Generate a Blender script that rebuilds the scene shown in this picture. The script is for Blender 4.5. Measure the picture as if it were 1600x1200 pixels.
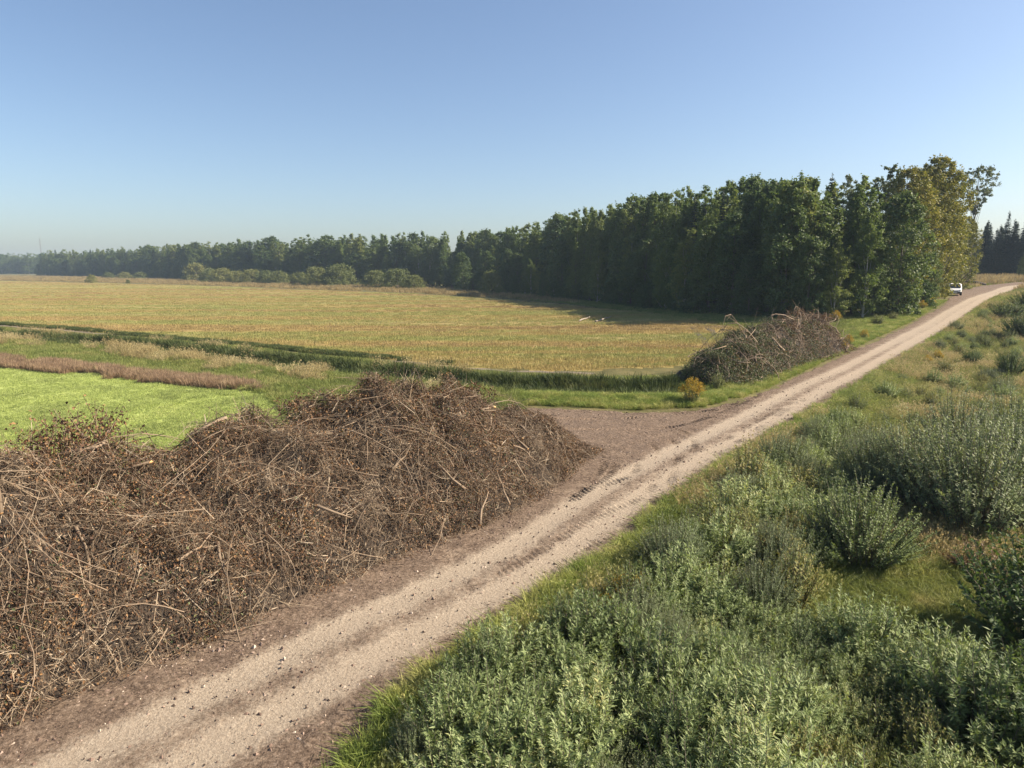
import bpy, math, random
import numpy as np
from mathutils import Vector

for o in list(bpy.data.objects):
    bpy.data.objects.remove(o)
SC = bpy.context.scene
COL = SC.collection
R = math.radians

# ------------------------------------------------------------------ camera, sky, sun, exposure
CAM_H, PITCH, FPX = 8.0, R(9.4), 1100.0          # focal length in pixels of a 1600 wide picture
cam_d = bpy.data.cameras.new('camera')
cam_d.sensor_fit = 'HORIZONTAL'; cam_d.sensor_width = 36.0
cam_d.lens = 36.0 * FPX / 1600.0
cam_d.clip_start = 0.1; cam_d.clip_end = 9000
cam = bpy.data.objects.new('camera', cam_d); COL.objects.link(cam)
cam.location = (0, 0, CAM_H); cam.rotation_euler = (R(90) - PITCH, 0, 0)
SC.camera = cam

SUN_AZ, SUN_EL = R(88), R(38)                      # azimuth clockwise from +Y, elevation
world = bpy.data.worlds.new('World'); SC.world = world; world.use_nodes = True
wn = world.node_tree.nodes; wl = world.node_tree.links
sky = wn.new('ShaderNodeTexSky'); sky.sky_type = 'NISHITA'; sky.sun_disc = False
sky.sun_elevation = SUN_EL; sky.sun_rotation = SUN_AZ
sky.altitude = 1000; sky.air_density = 1.0; sky.dust_density = 3.5; sky.ozone_density = 2.2
wl.new(sky.outputs[0], wn['Background'].inputs[0]); wn['Background'].inputs[1].default_value = 0.075

sd = bpy.data.lights.new('sun', 'SUN'); sd.energy = 5.0; sd.angle = R(0.55); sd.color = (1.0, 0.86, 0.68)
sun = bpy.data.objects.new('sun', sd); COL.objects.link(sun)
SDIR = Vector((math.cos(SUN_EL) * math.sin(SUN_AZ), math.cos(SUN_EL) * math.cos(SUN_AZ), math.sin(SUN_EL)))
sun.rotation_euler = SDIR.to_track_quat('Z', 'Y').to_euler(); sun.location = SDIR * 200

SC.view_settings.view_transform = 'Standard'; SC.view_settings.look = 'None'
SC.view_settings.gamma = 1.0; SC.view_settings.use_curve_mapping = False
SC.view_settings.exposure = 1.2
SC.cycles.max_bounces = 6; SC.cycles.diffuse_bounces = 3; SC.cycles.transmission_bounces = 3
SC.cycles.volume_bounces = 0; SC.cycles.use_denoising = True

# ------------------------------------------------------------------ small maths
RNG = np.random.default_rng(7)
def ss(a, b, x):
    t = np.clip((np.asarray(x, float) - a) / (b - a), 0, 1); return t * t * (3 - 2 * t)
def hash2(ix, iy, s):
    h = (ix.astype(np.int64) * 374761393 + iy.astype(np.int64) * 668265263 + s * 974711) & 0x7fffffff
    h = ((h ^ (h >> 13)) * 1274126177) & 0x7fffffff
    return ((h ^ (h >> 16)) & 0xffff) / 65535.0
def noise(x, y, sc, s=0):
    x = np.asarray(x, float) / sc; y = np.asarray(y, float) / sc
    ix = np.floor(x); iy = np.floor(y); fx = x - ix; fy = y - iy
    fx = fx * fx * (3 - 2 * fx); fy = fy * fy * (3 - 2 * fy)
    a = hash2(ix, iy, s); b = hash2(ix + 1, iy, s); c = hash2(ix, iy + 1, s); d = hash2(ix + 1, iy + 1, s)
    return (a + (b - a) * fx) * (1 - fy) + (c + (d - c) * fx) * fy - 0.5
def poly_dist(x, y, P):
    """distance to polyline, signed side (+ right of travel), arc length"""
    x = np.asarray(x, float).ravel(); y = np.asarray(y, float).ravel()
    best = np.full(x.shape, 1e9); side = np.zeros(x.shape); arc = np.zeros(x.shape); acc = 0.0
    for (x0, y0), (x1, y1) in zip(P[:-1], P[1:]):
        dx, dy = x1 - x0, y1 - y0; L = math.hypot(dx, dy)
        t = np.clip(((x - x0) * dx + (y - y0) * dy) / (L * L), 0, 1)
        d = np.hypot(x - x0 - t * dx, y - y0 - t * dy)
        m = d < best
        best[m] = d[m]; arc[m] = acc + t[m] * L
        side[m] = np.sign((x[m] - x0) * dy - (y[m] - y0) * dx)
        acc += L
    return best, side, arc
def in_poly(x, y, P):
    x = np.asarray(x, float); y = np.asarray(y, float)
    r = np.zeros(x.shape, bool); n = len(P)
    for i in range(n):
        x0, y0 = P[i]; x1, y1 = P[(i + 1) % n]
        if y0 == y1: continue
        c = ((y0 > y) != (y1 > y)) & (x < (x1 - x0) * (y - y0) / (y1 - y0) + x0)
        r ^= c
    return r

# ------------------------------------------------------------------ the lie of the land
RD = (0.59, 0.807)                                   # general direction of the road
def land(x, y):
    s = x * RD[0] + y * RD[1]; p = x * RD[1] - y * RD[0]
    z = 3.0 * ss(60, 150, s) * ss(-62, -22, p) + 2.0 * ss(140, 260, s) * ss(-60, -10, p)
    return z
def ray(u, v):
    xc = (u - 800) / FPX; yc = (600 - v) / FPX; c, s = math.cos(PITCH), math.sin(PITCH)
    d = np.array([xc, c + yc * s, -s + yc * c]); return d
def spot(u, v, hf=land):
    """ground point seen in direction (u, v) of a 1600 x 1200 picture"""
    d = ray(u, v)
    if d[2] > -1e-4: d[2] = -1e-4
    t = 2.0; prev = 2.0
    while t < 3000:
        p = d * t
        if CAM_H + p[2] <= float(hf(np.array(p[0]), np.array(p[1]))):
            a, b = prev, t
            for _ in range(24):
                m = 0.5 * (a + b); p = d * m
                if CAM_H + p[2] <= float(hf(np.array(p[0]), np.array(p[1]))): b = m
                else: a = m
            p = d * b
            return (float(p[0]), float(p[1]))
        prev = t; t *= 1.02
    p = d * 3000
    return (float(p[0]), float(p[1]))
def spots(L): return [spot(u, v) for u, v in L]

def smooth_line(P, n=8):
    P = np.array(P, float); out = []
    Q = np.vstack([2 * P[0] - P[1], P, 2 * P[-1] - P[-2]])
    for i in range(1, len(Q) - 2):
        for k in range(n):
            t = k / n
            out.append(0.5 * ((2 * Q[i]) + (-Q[i-1] + Q[i+1]) * t + (2*Q[i-1] - 5*Q[i] + 4*Q[i+1] - Q[i+2]) * t*t + (-Q[i-1] + 3*Q[i] - 3*Q[i+1] + Q[i+2]) * t**3))
    out.append(Q[-2]); return [tuple(p) for p in out]

# road: middle line between the two wheel tracks
ROAD = spots([(410, 1080), (560, 1000), (680, 940), (830, 862), (980, 765), (1100, 698), (1200, 644), (1300, 592), (1400, 541), (1470, 503), (1520, 472), (1560, 456), (1598, 446)])
d0 = np.array(ROAD[0]) - np.array(ROAD[1]); d0 /= np.linalg.norm(d0)
ROAD = [tuple(np.array(ROAD[0]) + d0 * 14), tuple(np.array(ROAD[0]) + d0 * 6)] + ROAD
d1 = np.array([0.93, 0.37])
ROAD = ROAD + [tuple(np.array(ROAD[-1]) + d1 * 30), tuple(np.array(ROAD[-1]) + d1 * 120)]
ROAD = smooth_line(ROAD, 5)
DITCH = smooth_line(spots([(-260, 498), (0, 527), (200, 541), (400, 566), (600, 588), (800, 606), (960, 612), (1060, 612)]), 4)
TRACK = smooth_line(spots([(-260, 492), (0, 509), (250, 531), (500, 556), (700, 572), (870, 581), (930, 583)]), 4)

dirt_left = [(-420, 1330), (0, 1090), (200, 1010), (400, 930), (560, 862), (700, 800), (800, 750), (850, 715), (850, 680), (800, 655), (812, 637),
             (900, 640), (1000, 645), (1100, 641), (1160, 628), (1230, 596), (1290, 568), (1360, 536), (1425, 505), (1474, 478), (1484, 466), (1506, 452), (1540, 446), (1590, 441)]
dirt_right = [(1640, 443), (1592, 449), (1545, 468), (1500, 500), (1440, 540), (1385, 572), (1290, 632), (1200, 684), (1110, 738), (1050, 788), (950, 868), (870, 926),
              (748, 1000), (632, 1096), (572, 1160), (535, 1212), (330, 1330)]
DIRT = spots([p for p in dirt_left if p[1] < 1300]) + spots(dirt_right[:-1])
DIRT = [tuple(np.array(DIRT[0]) + d0 * 12)] + DIRT + [tuple(np.array(DIRT[-1]) + d0 * 12)]

def road_info(x, y):
    return poly_dist(x, y, ROAD)
def edge_dist(x, y, P):
    return poly_dist(x, y, list(P) + [P[0]])[0]
def dirt_sd(x, y):
    """> 0 inside the bare dirt, in metres"""
    x = np.asarray(x, float).ravel(); y = np.asarray(y, float).ravel()
    out = np.full(x.shape, -50.0)
    m = (np.abs(x) < 260) & (y > -20) & (y < 330)
    if m.any():
        d = edge_dist(x[m], y[m], DIRT); out[m] = np.where(in_poly(x[m], y[m], DIRT), d, -d)
    return out

def height(x, y):
    shp = np.shape(x); x = np.asarray(x, float).ravel(); y = np.asarray(y, float).ravel()
    z = land(x, y)
    d, sgn, arc = road_info(x, y); near = ss(150, 90, np.hypot(x, y))
    sd_ = d * sgn
    z = z - 0.75 * ss(2.4, 6.0, sd_) * near * ss(60, 30, sd_)
    dd, _, _ = poly_dist(x, y, DITCH)
    z = z - 0.95 * np.exp(-(dd / 1.25) ** 2) + 0.22 * np.exp(-((dd - 3.4) / 1.3) ** 2)
    rough = ss(-0.3, -2.0, dirt_sd(x, y))
    z = z + rough * (0.16 * noise(x, y, 3.1, 1) + 0.10 * noise(x, y, 1.1, 2) + 0.25 * noise(x, y, 14, 3))
    return z.reshape(shp)
def hz(x, y): return float(height(np.array([x]), np.array([y]))[0])
def place(u, v):
    x, y = spot(u, v); return (x, y, hz(x, y))

# ------------------------------------------------------------------ mesh helpers
def mesh_np(name, V, F, smooth=False, attrs=None):
    """V (n,3); F (m,3|4) or list of such arrays"""
    me = bpy.data.meshes.new(name)
    V = np.ascontiguousarray(V, np.float32)
    Fs = F if isinstance(F, list) else [F]
    Fs = [np.asarray(f, np.int32) for f in Fs if len(f)]
    me.vertices.add(len(V)); me.vertices.foreach_set('co', V.ravel())
    nl = sum(f.size for f in Fs); npoly = sum(len(f) for f in Fs)
    if npoly:
        me.loops.add(nl); me.polygons.add(npoly)
        me.loops.foreach_set('vertex_index', np.concatenate([f.ravel() for f in Fs]))
        tot = np.concatenate([np.full(len(f), f.shape[1], np.int32) for f in Fs])
        st = np.concatenate([[0], np.cumsum(tot)[:-1]]).astype(np.int32)
        me.polygons.foreach_set('loop_start', st)
        me.polygons.foreach_set('use_smooth', np.full(npoly, smooth))
    for k, a in (attrs or {}).items():
        at = me.attributes.new(k, 'FLOAT', 'POINT'); at.data.foreach_set('value', np.asarray(a, np.float32))
    me.update(calc_edges=True)
    return me
def join(parts):
    Vs, Fs, off = [], {}, 0
    for V, F in parts:
        V = np.asarray(V, float)
        for f in (F if isinstance(F, list) else [F]):
            f = np.asarray(f, int)
            if len(f): Fs.setdefault(f.shape[1], []).append(f + off)
        Vs.append(V); off += len(V)
    return np.vstack(Vs), [np.vstack(v) for v in Fs.values()]
def obj(name, me, mat=None, parent=None, loc=None, rot=None, scale=None):
    if mat is not None and not me.materials: me.materials.append(mat)
    o = bpy.data.objects.new(name, me); COL.objects.link(o)
    if parent is not None: o.parent = parent
    if loc is not None: o.location = loc
    if rot is not None: o.rotation_euler = rot
    if scale is not None: o.scale = scale if hasattr(scale, '__len__') else (scale,) * 3
    return o
def tag(o, label=None, cat=None, group=None, kind=None):
    if label: o['label'] = label
    if cat: o['category'] = cat
    if group: o['group'] = group
    if kind: o['kind'] = kind
    return o
def empty(name, loc, rz=0.0, sc=1.0):
    e = bpy.data.objects.new(name, None); COL.objects.link(e); e.empty_display_size = 0.3
    e.location = loc; e.rotation_euler = (0, 0, rz); e.scale = sc if hasattr(sc, '__len__') else (sc,) * 3
    return e
def unit(a): return a / np.maximum(np.linalg.norm(a, axis=-1, keepdims=True), 1e-9)
def rdir(rng, n): return unit(rng.normal(size=(n, 3)))
def leaves(c, ax, nrm, L, W, fold=0.0):
    """rhombic leaves: base c, axis ax, face normal about nrm"""
    ax = unit(ax); b = unit(np.cross(ax, nrm)); n = np.cross(b, ax)
    L = np.broadcast_to(L, (len(c),))[:, None]; W = np.broadcast_to(W, (len(c),))[:, None]
    V = np.stack([c, c + ax * L * .45 + b * W * .5 + n * W * fold, c + ax * L, c + ax * L * .45 - b * W * .5 + n * W * fold], 1).reshape(-1, 3)
    i = np.arange(len(c))[:, None] * 4
    return V, i + np.array([[0, 1, 2, 3]])
def tubes(P, rad, sides=3, caps=False, rng=RNG):
    """P (N,K,3), rad (N,K)"""
    N, K, _ = P.shape
    t = unit(P[:, -1] - P[:, 0]); ref = rdir(rng, N)
    b1 = unit(np.cross(t, ref)); b2 = np.cross(t, b1)
    a = np.arange(sides) * 2 * math.pi / sides
    ring = np.cos(a)[None, :, None] * b1[:, None, :] + np.sin(a)[None, :, None] * b2[:, None, :]
    V = P[:, :, None, :] + rad[:, :, None, None] * ring[:, None, :, :]
    V = V.reshape(-1, 3)
    n = np.arange(N)[:, None, None] * K * sides; k = np.arange(K - 1)[None, :, None] * sides; j = np.arange(sides)[None, None, :]; j2 = (j + 1) % sides
    F = np.stack(np.broadcast_arrays(n + k + j, n + k + j2, n + k + sides + j2, n + k + sides + j), -1).reshape(-1, 4)
    Fs = [F]
    if caps:
        base = np.arange(N)[:, None] * K * sides
        Fs.append(base + np.arange(sides)[::-1][None]); Fs.append(base + (K - 1) * sides + np.arange(sides)[None])
        if sides == 4: Fs = [np.vstack(Fs)]
    return V, Fs
def thorns(P, rad, rng):
    """three-sided twigs of three points that run out to a tip"""
    n = len(P); t = unit(P[:, 2] - P[:, 0]); b1 = unit(np.cross(t, rdir(rng, n))); b2 = np.cross(t, b1); a = np.arange(3) * 2.0944
    ring = np.cos(a)[None, :, None] * b1[:, None] + np.sin(a)[None, :, None] * b2[:, None]
    V = np.concatenate([P[:, None, 0] + rad[:, 0, None, None] * ring, P[:, None, 1] + rad[:, 1, None, None] * ring, P[:, None, 2]], 1).reshape(-1, 3)
    k = np.arange(n)[:, None] * 7; q = np.array([(0, 1, 4, 3), (1, 2, 5, 4), (2, 0, 3, 5)]); f = np.array([(3, 4, 6), (4, 5, 6), (5, 3, 6)])
    return V, [(k[:, None] + q[None]).reshape(-1, 4), (k[:, None] + f[None]).reshape(-1, 3)]
def box(c, s, rz=0.0):
    x, y, z = [k / 2 for k in s]
    V = np.array([(-x,-y,-z),(x,-y,-z),(x,y,-z),(-x,y,-z),(-x,-y,z),(x,-y,z),(x,y,z),(-x,y,z)], float)
    ca, sa = math.cos(rz), math.sin(rz)
    V = V @ np.array([[ca, sa, 0], [-sa, ca, 0], [0, 0, 1]]) + np.array(c)
    return V, np.array([(0,3,2,1),(4,5,6,7),(0,1,5,4),(1,2,6,5),(2,3,7,6),(3,0,4,7)])

# ------------------------------------------------------------------ materials
def new_mat(name):
    m = bpy.data.materials.new(name); m.use_nodes = True
    nt = m.node_tree; bs = nt.nodes['Principled BSDF']; return m, nt, bs
def N(nt, typ, **kw):
    n = nt.nodes.new(typ)
    for k, v in kw.items(): setattr(n, k, v)
    return n
def ramp(nt, fac, stops, interp='LINEAR'):
    r = N(nt, 'ShaderNodeValToRGB'); e = r.color_ramp; e.interpolation = interp
    while len(e.elements) < len(stops): e.elements.new(0.5)
    for el, (p, c) in zip(e.elements, stops): el.position = p; el.color = (*c, 1)
    if fac is not None: nt.links.new(fac, r.inputs[0])
    return r.outputs[0]
def math_n(nt, op, a, b=None, c=None):
    n = N(nt, 'ShaderNodeMath', operation=op)
    for i, k in enumerate((a, b, c)):
        if k is None: continue
        if isinstance(k, (int, float)): n.inputs[i].default_value = k
        else: nt.links.new(k, n.inputs[i])
    return n.outputs[0]
def mixc(nt, f, a, b, blend='MIX'):
    n = N(nt, 'ShaderNodeMix', data_type='RGBA', blend_type=blend)
    for s, k in ((n.inputs[0], f), (n.inputs[6], a), (n.inputs[7], b)):
        if isinstance(k, (int, float)): s.default_value = k
        elif isinstance(k, tuple): s.default_value = (*k, 1)
        else: nt.links.new(k, s)
    return n.outputs[2]
def noise_n(nt, scale, detail=4, rough=.6, vec=None, dist=0.0):
    n = N(nt, 'ShaderNodeTexNoise'); n.inputs['Scale'].default_value = scale; n.inputs['Detail'].default_value = detail
    n.inputs['Roughness'].default_value = rough; n.inputs['Distortion'].default_value = dist
    if vec is not None: nt.links.new(vec, n.inputs['Vector'])
    return n.outputs[0]
def world_pos(nt, scale=(1, 1, 1), rz=0.0):
    g = N(nt, 'ShaderNodeNewGeometry'); mp = N(nt, 'ShaderNodeMapping', vector_type='POINT')
    mp.inputs['Rotation'].default_value = (0, 0, rz); mp.inputs['Scale'].default_value = scale
    nt.links.new(g.outputs['Position'], mp.inputs[0]); return mp.outputs[0]
def attr(nt, name):
    a = N(nt, 'ShaderNodeAttribute'); a.attribute_name = name; return a.outputs['Fac']
def bump(nt, bs, h, strength=.5, dist=.05):
    b = N(nt, 'ShaderNodeBump'); b.inputs['Strength'].default_value = strength; b.inputs['Distance'].default_value = dist
    nt.links.new(h, b.inputs['Height']); nt.links.new(b.outputs[0], bs.inputs['Normal'])
def leaf_mat(name, stops, wi=.6, transl=.3, rough=.55, spec=.3, patch=None):
    """colour varies from leaf to leaf and from plant to plant"""
    m, nt, bs = new_mat(name); out = nt.nodes['Material Output']
    g = N(nt, 'ShaderNodeNewGeometry'); oi = N(nt, 'ShaderNodeObjectInfo')
    f = math_n(nt, 'ADD', math_n(nt, 'MULTIPLY', g.outputs['Random Per Island'], wi), math_n(nt, 'MULTIPLY', oi.outputs['Random'], 1 - wi))
    if patch:
        f = math_n(nt, 'ADD', f, math_n(nt, 'MULTIPLY', math_n(nt, 'SUBTRACT', noise_n(nt, 1.0 / patch[0], 2, .5, world_pos(nt)), .5), patch[1]))
    c = ramp(nt, f, stops)
    nt.links.new(c, bs.inputs['Base Color']); bs.inputs['Roughness'].default_value = rough; bs.inputs['Specular IOR Level'].default_value = spec
    tr = N(nt, 'ShaderNodeBsdfTranslucent'); nt.links.new(mixc(nt, 1.0, c, (1.0, 1.0, .55), 'MULTIPLY'), tr.inputs[0])
    mx = N(nt, 'ShaderNodeMixShader'); mx.inputs[0].default_value = transl
    nt.links.new(bs.outputs[0], mx.inputs[1]); nt.links.new(tr.outputs[0], mx.inputs[2]); nt.links.new(mx.outputs[0], out.inputs[0])
    return m
def plain(name, col, rough=.6, metal=0.0, nscale=None, namp=.3):
    m, nt, bs = new_mat(name)
    if nscale:
        tc = N(nt, 'ShaderNodeTexCoord')
        f = noise_n(nt, nscale, 5, .65, tc.outputs['Object'])
        c = ramp(nt, f, [(.25, tuple(k * (1 - namp) for k in col)), (.75, tuple(min(1, k * (1 + namp)) for k in col))])
        nt.links.new(c, bs.inputs['Base Color'])
    else: bs.inputs['Base Color'].default_value = (*col, 1)
    bs.inputs['Roughness'].default_value = rough; bs.inputs['Metallic'].default_value = metal
    return m

BAND_RZ = math.atan2(0.48, 0.88)                    # field strips run along (0.88, -0.48)
def field_colour(nt):
    p = world_pos(nt, (0.006, 0.09, 1), BAND_RZ)
    f1 = noise_n(nt, 1.0, 4, .6, p)
    f2 = noise_n(nt, .35, 4, .65, world_pos(nt))
    f3 = noise_n(nt, 3.0, 3, .6, world_pos(nt))
    f = math_n(nt, 'ADD', math_n(nt, 'ADD', math_n(nt, 'MULTIPLY', math_n(nt, 'ADD', math_n(nt, 'MULTIPLY', math_n(nt, 'SUBTRACT', f1, .5), 1.7), .5), .85), math_n(nt, 'MULTIPLY', f2, .15)), math_n(nt, 'MULTIPLY', math_n(nt, 'SUBTRACT', f3, .5), .12))
    return ramp(nt, f, [(.30, (.27, .20, .10)), (.42, (.37, .285, .12)), (.50, (.335, .29, .11)), (.58, (.255, .275, .09)), (.70, (.42, .345, .165))])
def rough_colour(nt):
    f = noise_n(nt, .5, 5, .65, world_pos(nt)); f2 = noise_n(nt, 6, 3, .6, world_pos(nt))
    f = math_n(nt, 'ADD', math_n(nt, 'MULTIPLY', f, .7), math_n(nt, 'MULTIPLY', f2, .3))
    return ramp(nt, f, [(.32, (.11, .15, .04)), (.46, (.18, .22, .06)), (.56, (.25, .27, .085)), (.68, (.36, .32, .14))])
def green_colour(nt):
    f = noise_n(nt, .22, 4, .6, world_pos(nt)); f2 = noise_n(nt, 3.5, 4, .7, world_pos(nt))
    f = math_n(nt, 'ADD', math_n(nt, 'MULTIPLY', f, .5), math_n(nt, 'MULTIPLY', f2, .5))
    return ramp(nt, f, [(.28, (0.152, 0.170, 0.065)), (.40, (0.257, 0.305, 0.101)), (.55, (0.363, 0.429, 0.136)), (.75, (0.432, 0.446, 0.190))])
def ground_mat(name, colour, bs_scale, amt):
    m, nt, bs = new_mat(name); nt.links.new(colour(nt), bs.inputs['Base Color'])
    bs.inputs['Roughness'].default_value = .95; bs.inputs['Specular IOR Level'].default_value = .1
    bump(nt, bs, noise_n(nt, bs_scale, 5, .7, world_pos(nt)), amt, .15); return m
def tuft_mat(name, colour, transl=.35, vary=.5):
    m, nt, bs = new_mat(name); out = nt.nodes['Material Output']
    g = N(nt, 'ShaderNodeNewGeometry'); oi = N(nt, 'ShaderNodeObjectInfo')
    v = math_n(nt, 'ADD', math_n(nt, 'MULTIPLY', g.outputs['Random Per Island'], .6), math_n(nt, 'MULTIPLY', oi.outputs['Random'], .4))
    k = ramp(nt, v, [(0, (1 - vary,) * 3), (.5, (1, 1, 1)), (1, (1 + vary * .9, 1 + vary * .8, 1 + vary * .6))])
    c = mixc(nt, 1.0, colour(nt), k, 'MULTIPLY')
    nt.links.new(c, bs.inputs['Base Color']); bs.inputs['Roughness'].default_value = .6; bs.inputs['Specular IOR Level'].default_value = .25
    tr = N(nt, 'ShaderNodeBsdfTranslucent'); nt.links.new(c, tr.inputs[0])
    mx = N(nt, 'ShaderNodeMixShader'); mx.inputs[0].default_value = transl
    nt.links.new(bs.outputs[0], mx.inputs[1]); nt.links.new(tr.outputs[0], mx.inputs[2]); nt.links.new(mx.outputs[0], out.inputs[0])
    return m
def flat_colour(stops, sc=.6):
    def f(nt):
        a = noise_n(nt, sc, 4, .6, world_pos(nt)); return ramp(nt, a, stops)
    return f

M = {}
def soil_colour(nt):
    f = noise_n(nt, .5, 5, .65, world_pos(nt)); f2 = noise_n(nt, 6, 3, .6, world_pos(nt))
    f = math_n(nt, 'ADD', math_n(nt, 'MULTIPLY', f, .6), math_n(nt, 'MULTIPLY', f2, .4))
    return ramp(nt, f, [(.32, (.065, .06, .028)), (.48, (.10, .095, .04)), (.58, (.14, .125, .055)), (.7, (.19, .15, .08))])
M['ground'] = ground_mat('rough_grass_ground', soil_colour, 3.0, .6)
M['field'] = ground_mat('stubble', lambda nt: mixc(nt, 1.0, field_colour(nt), (.70, .68, .64), 'MULTIPLY'), 2.5, .5)  # soil between the stubble, darkened to match the tufts' self-shading
M['green'] = ground_mat('young_grass', green_colour, 4.0, .7)
# bare dirt: pale where wheels have packed the sand, brown with bark litter elsewhere
m, nt, bs = new_mat('dirt'); M['dirt'] = m
pk = attr(nt, 'packed'); n1 = noise_n(nt, 1.3, 5, .65, world_pos(nt)); n2 = noise_n(nt, 14, 4, .7, world_pos(nt)); n3 = noise_n(nt, 13, 5, .8, world_pos(nt))
litter = ramp(nt, n3, [(.36, (0.045, 0.031, 0.022)), (.45, (0.115, 0.085, 0.063)), (.55, (0.172, 0.129, 0.096)), (.66, (0.284, 0.227, 0.177))])
litter = mixc(nt, 1.0, litter, ramp(nt, n1, [(.3, (.78, .76, .76)), (.7, (1.15, 1.12, 1.08))]), 'MULTIPLY')
sand = ramp(nt, n2, [(.3, (.235, .19, .142)), (.5, (.305, .252, .192)), (.7, (.375, .318, .248))]) if True else ramp(nt, n2, [(.3, (0.249, 0.194, 0.136)), (.5, (0.327, 0.258, 0.185)), (.7, (0.396, 0.318, 0.232))])
pf = math_n(nt, 'ADD', pk, math_n(nt, 'ADD', math_n(nt, 'MULTIPLY', math_n(nt, 'SUBTRACT', n1, .5), 1.1), math_n(nt, 'MULTIPLY', math_n(nt, 'SUBTRACT', n2, .5), .9)))
mr = N(nt, 'ShaderNodeMapRange', interpolation_type='SMOOTHSTEP'); mr.inputs[1].default_value = .12; mr.inputs[2].default_value = .95; nt.links.new(pf, mr.inputs[0])
nt.links.new(mixc(nt, mr.outputs[0], litter, sand), bs.inputs['Base Color']); bs.inputs['Roughness'].default_value = .95; bs.inputs['Specular IOR Level'].default_value = .15
bump(nt, bs, math_n(nt, 'ADD', n2, math_n(nt, 'MULTIPLY', n3, 1.0)), .8, .05)

def bark_mat(name, a, b):
    m, nt, bs = new_mat(name); oi = N(nt, 'ShaderNodeObjectInfo'); tc = N(nt, 'ShaderNodeTexCoord'); g = N(nt, 'ShaderNodeNewGeometry')
    f = math_n(nt, 'ADD', math_n(nt, 'MULTIPLY', math_n(nt, 'ADD', oi.outputs['Random'], g.outputs['Random Per Island']), .35), math_n(nt, 'MULTIPLY', noise_n(nt, 9, 4, .6, tc.outputs['Object']), .4))
    nt.links.new(ramp(nt, f, [(.12, a), (.85, b)]), bs.inputs['Base Color']); bs.inputs['Roughness'].default_value = .85; bs.inputs['Specular IOR Level'].default_value = .25
    return m
M['bark'] = bark_mat('tree_bark', (.055, .045, .035), (.20, .175, .14))
M['birch'] = bark_mat('pale_bark', (.22, .21, .19), (.5, .48, .44))
M['branch'] = bark_mat('cut_branch_bark', (0.054, 0.038, 0.025), (0.297, 0.225, 0.158))
M['twig'] = leaf_mat('dry_twigs', [(0, (0.044, 0.030, 0.019)), (.3, (0.101, 0.070, 0.046)), (.6, (0.176, 0.128, 0.083)), (.84, (0.282, 0.216, 0.145)), (1, (0.405, 0.334, 0.246))], wi=1.0, transl=0.0, rough=.8, patch=(.9, 1.1))
M['wood'] = plain('fresh_cut_wood', (.62, .36, .15), .8, 0, 20, .3)
M['deadleaf'] = leaf_mat('dead_leaves', [(0, (.04, .024, .015)), (.3, (.09, .048, .028)), (.6, (.16, .082, .042)), (.85, (.22, .13, .065)), (1, (.34, .19, .08))], wi=1.0, transl=.2, patch=(1.2, .9))
M['greenleaf'] = leaf_mat('wilting_green_leaves', [(0, (.03, .045, .02)), (.5, (.065, .09, .035)), (.85, (.12, .14, .055)), (1, (.19, .17, .07))], wi=1.0, transl=.2)
M['core'] = plain('packed_brush', (.032, .023, .016), .95, 0, 16, .7)  # heap's inside, coloured extra dark so gaps between twigs read as deep shade
M['willow'] = leaf_mat('willow_leaves', [(0, (0.082, 0.113, 0.047)), (.3, (0.155, 0.210, 0.079)), (.58, (0.244, 0.307, 0.125)), (.82, (0.369, 0.436, 0.215)), (1, (0.486, 0.469, 0.205))], wi=.5, transl=.36, rough=.5, spec=.28, patch=(1.6, .8))
M['silver'] = leaf_mat('silver_willow_leaves', [(0, (0.087, 0.119, 0.057)), (.4, (0.167, 0.211, 0.104)), (.75, (0.261, 0.313, 0.161)), (1, (0.413, 0.448, 0.255))], wi=.6, transl=.34, rough=.5, spec=.28)
M['herb'] = leaf_mat('yellowing_herb_leaves', [(0, (0.082, 0.116, 0.038)), (.4, (0.150, 0.197, 0.060)), (.7, (0.259, 0.262, 0.090)), (1, (0.369, 0.291, 0.105))], wi=.6, transl=.3)
M['dry_shrub'] = leaf_mat('reddish_shrub_leaves', [(0, (.08, .045, .025)), (.5, (.17, .10, .05)), (1, (.26, .17, .08))], wi=.7, transl=.3)
M['goldenrod'] = leaf_mat('goldenrod_flowers', [(0, (.26, .15, .02)), (.5, (.40, .27, .03)), (1, (.52, .38, .06))], wi=.8, transl=.3)
M['stem'] = plain('herb_stems', (.12, .10, .05), .8)
M['aspen'] = leaf_mat('aspen_leaves', [(0, (0.077, 0.119, 0.041)), (.4, (0.125, 0.183, 0.055)), (.75, (0.196, 0.239, 0.076)), (1, (0.295, 0.295, 0.103))], wi=.45, transl=.42)
M['alder'] = leaf_mat('alder_leaves', [(0, (0.054, 0.093, 0.038)), (.5, (0.101, 0.153, 0.054)), (1, (0.172, 0.209, 0.075))], wi=.5, transl=.38)
M['grey_leaf'] = leaf_mat('grey_green_leaves', [(0, (0.094, 0.125, 0.065)), (.5, (0.156, 0.187, 0.098)), (1, (0.265, 0.281, 0.146))], wi=.6, transl=.3)
M['yellow_tree'] = leaf_mat('yellowing_leaves', [(0, (0.077, 0.099, 0.023)), (.4, (0.155, 0.171, 0.035)), (.75, (0.258, 0.238, 0.051)), (1, (0.386, 0.317, 0.076))], wi=.65, transl=.35)
M['bushy'] = leaf_mat('bush_willow_leaves', [(0, (0.091, 0.124, 0.044)), (.5, (0.169, 0.195, 0.069)), (.8, (0.260, 0.254, 0.094)), (1, (0.338, 0.299, 0.112))], wi=.5, transl=.35)
M['needle'] = leaf_mat('spruce_needles', [(0, (0.016, 0.034, 0.018)), (.5, (0.029, 0.055, 0.026)), (1, (0.058, 0.088, 0.036))], wi=.6, transl=.1)

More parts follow.
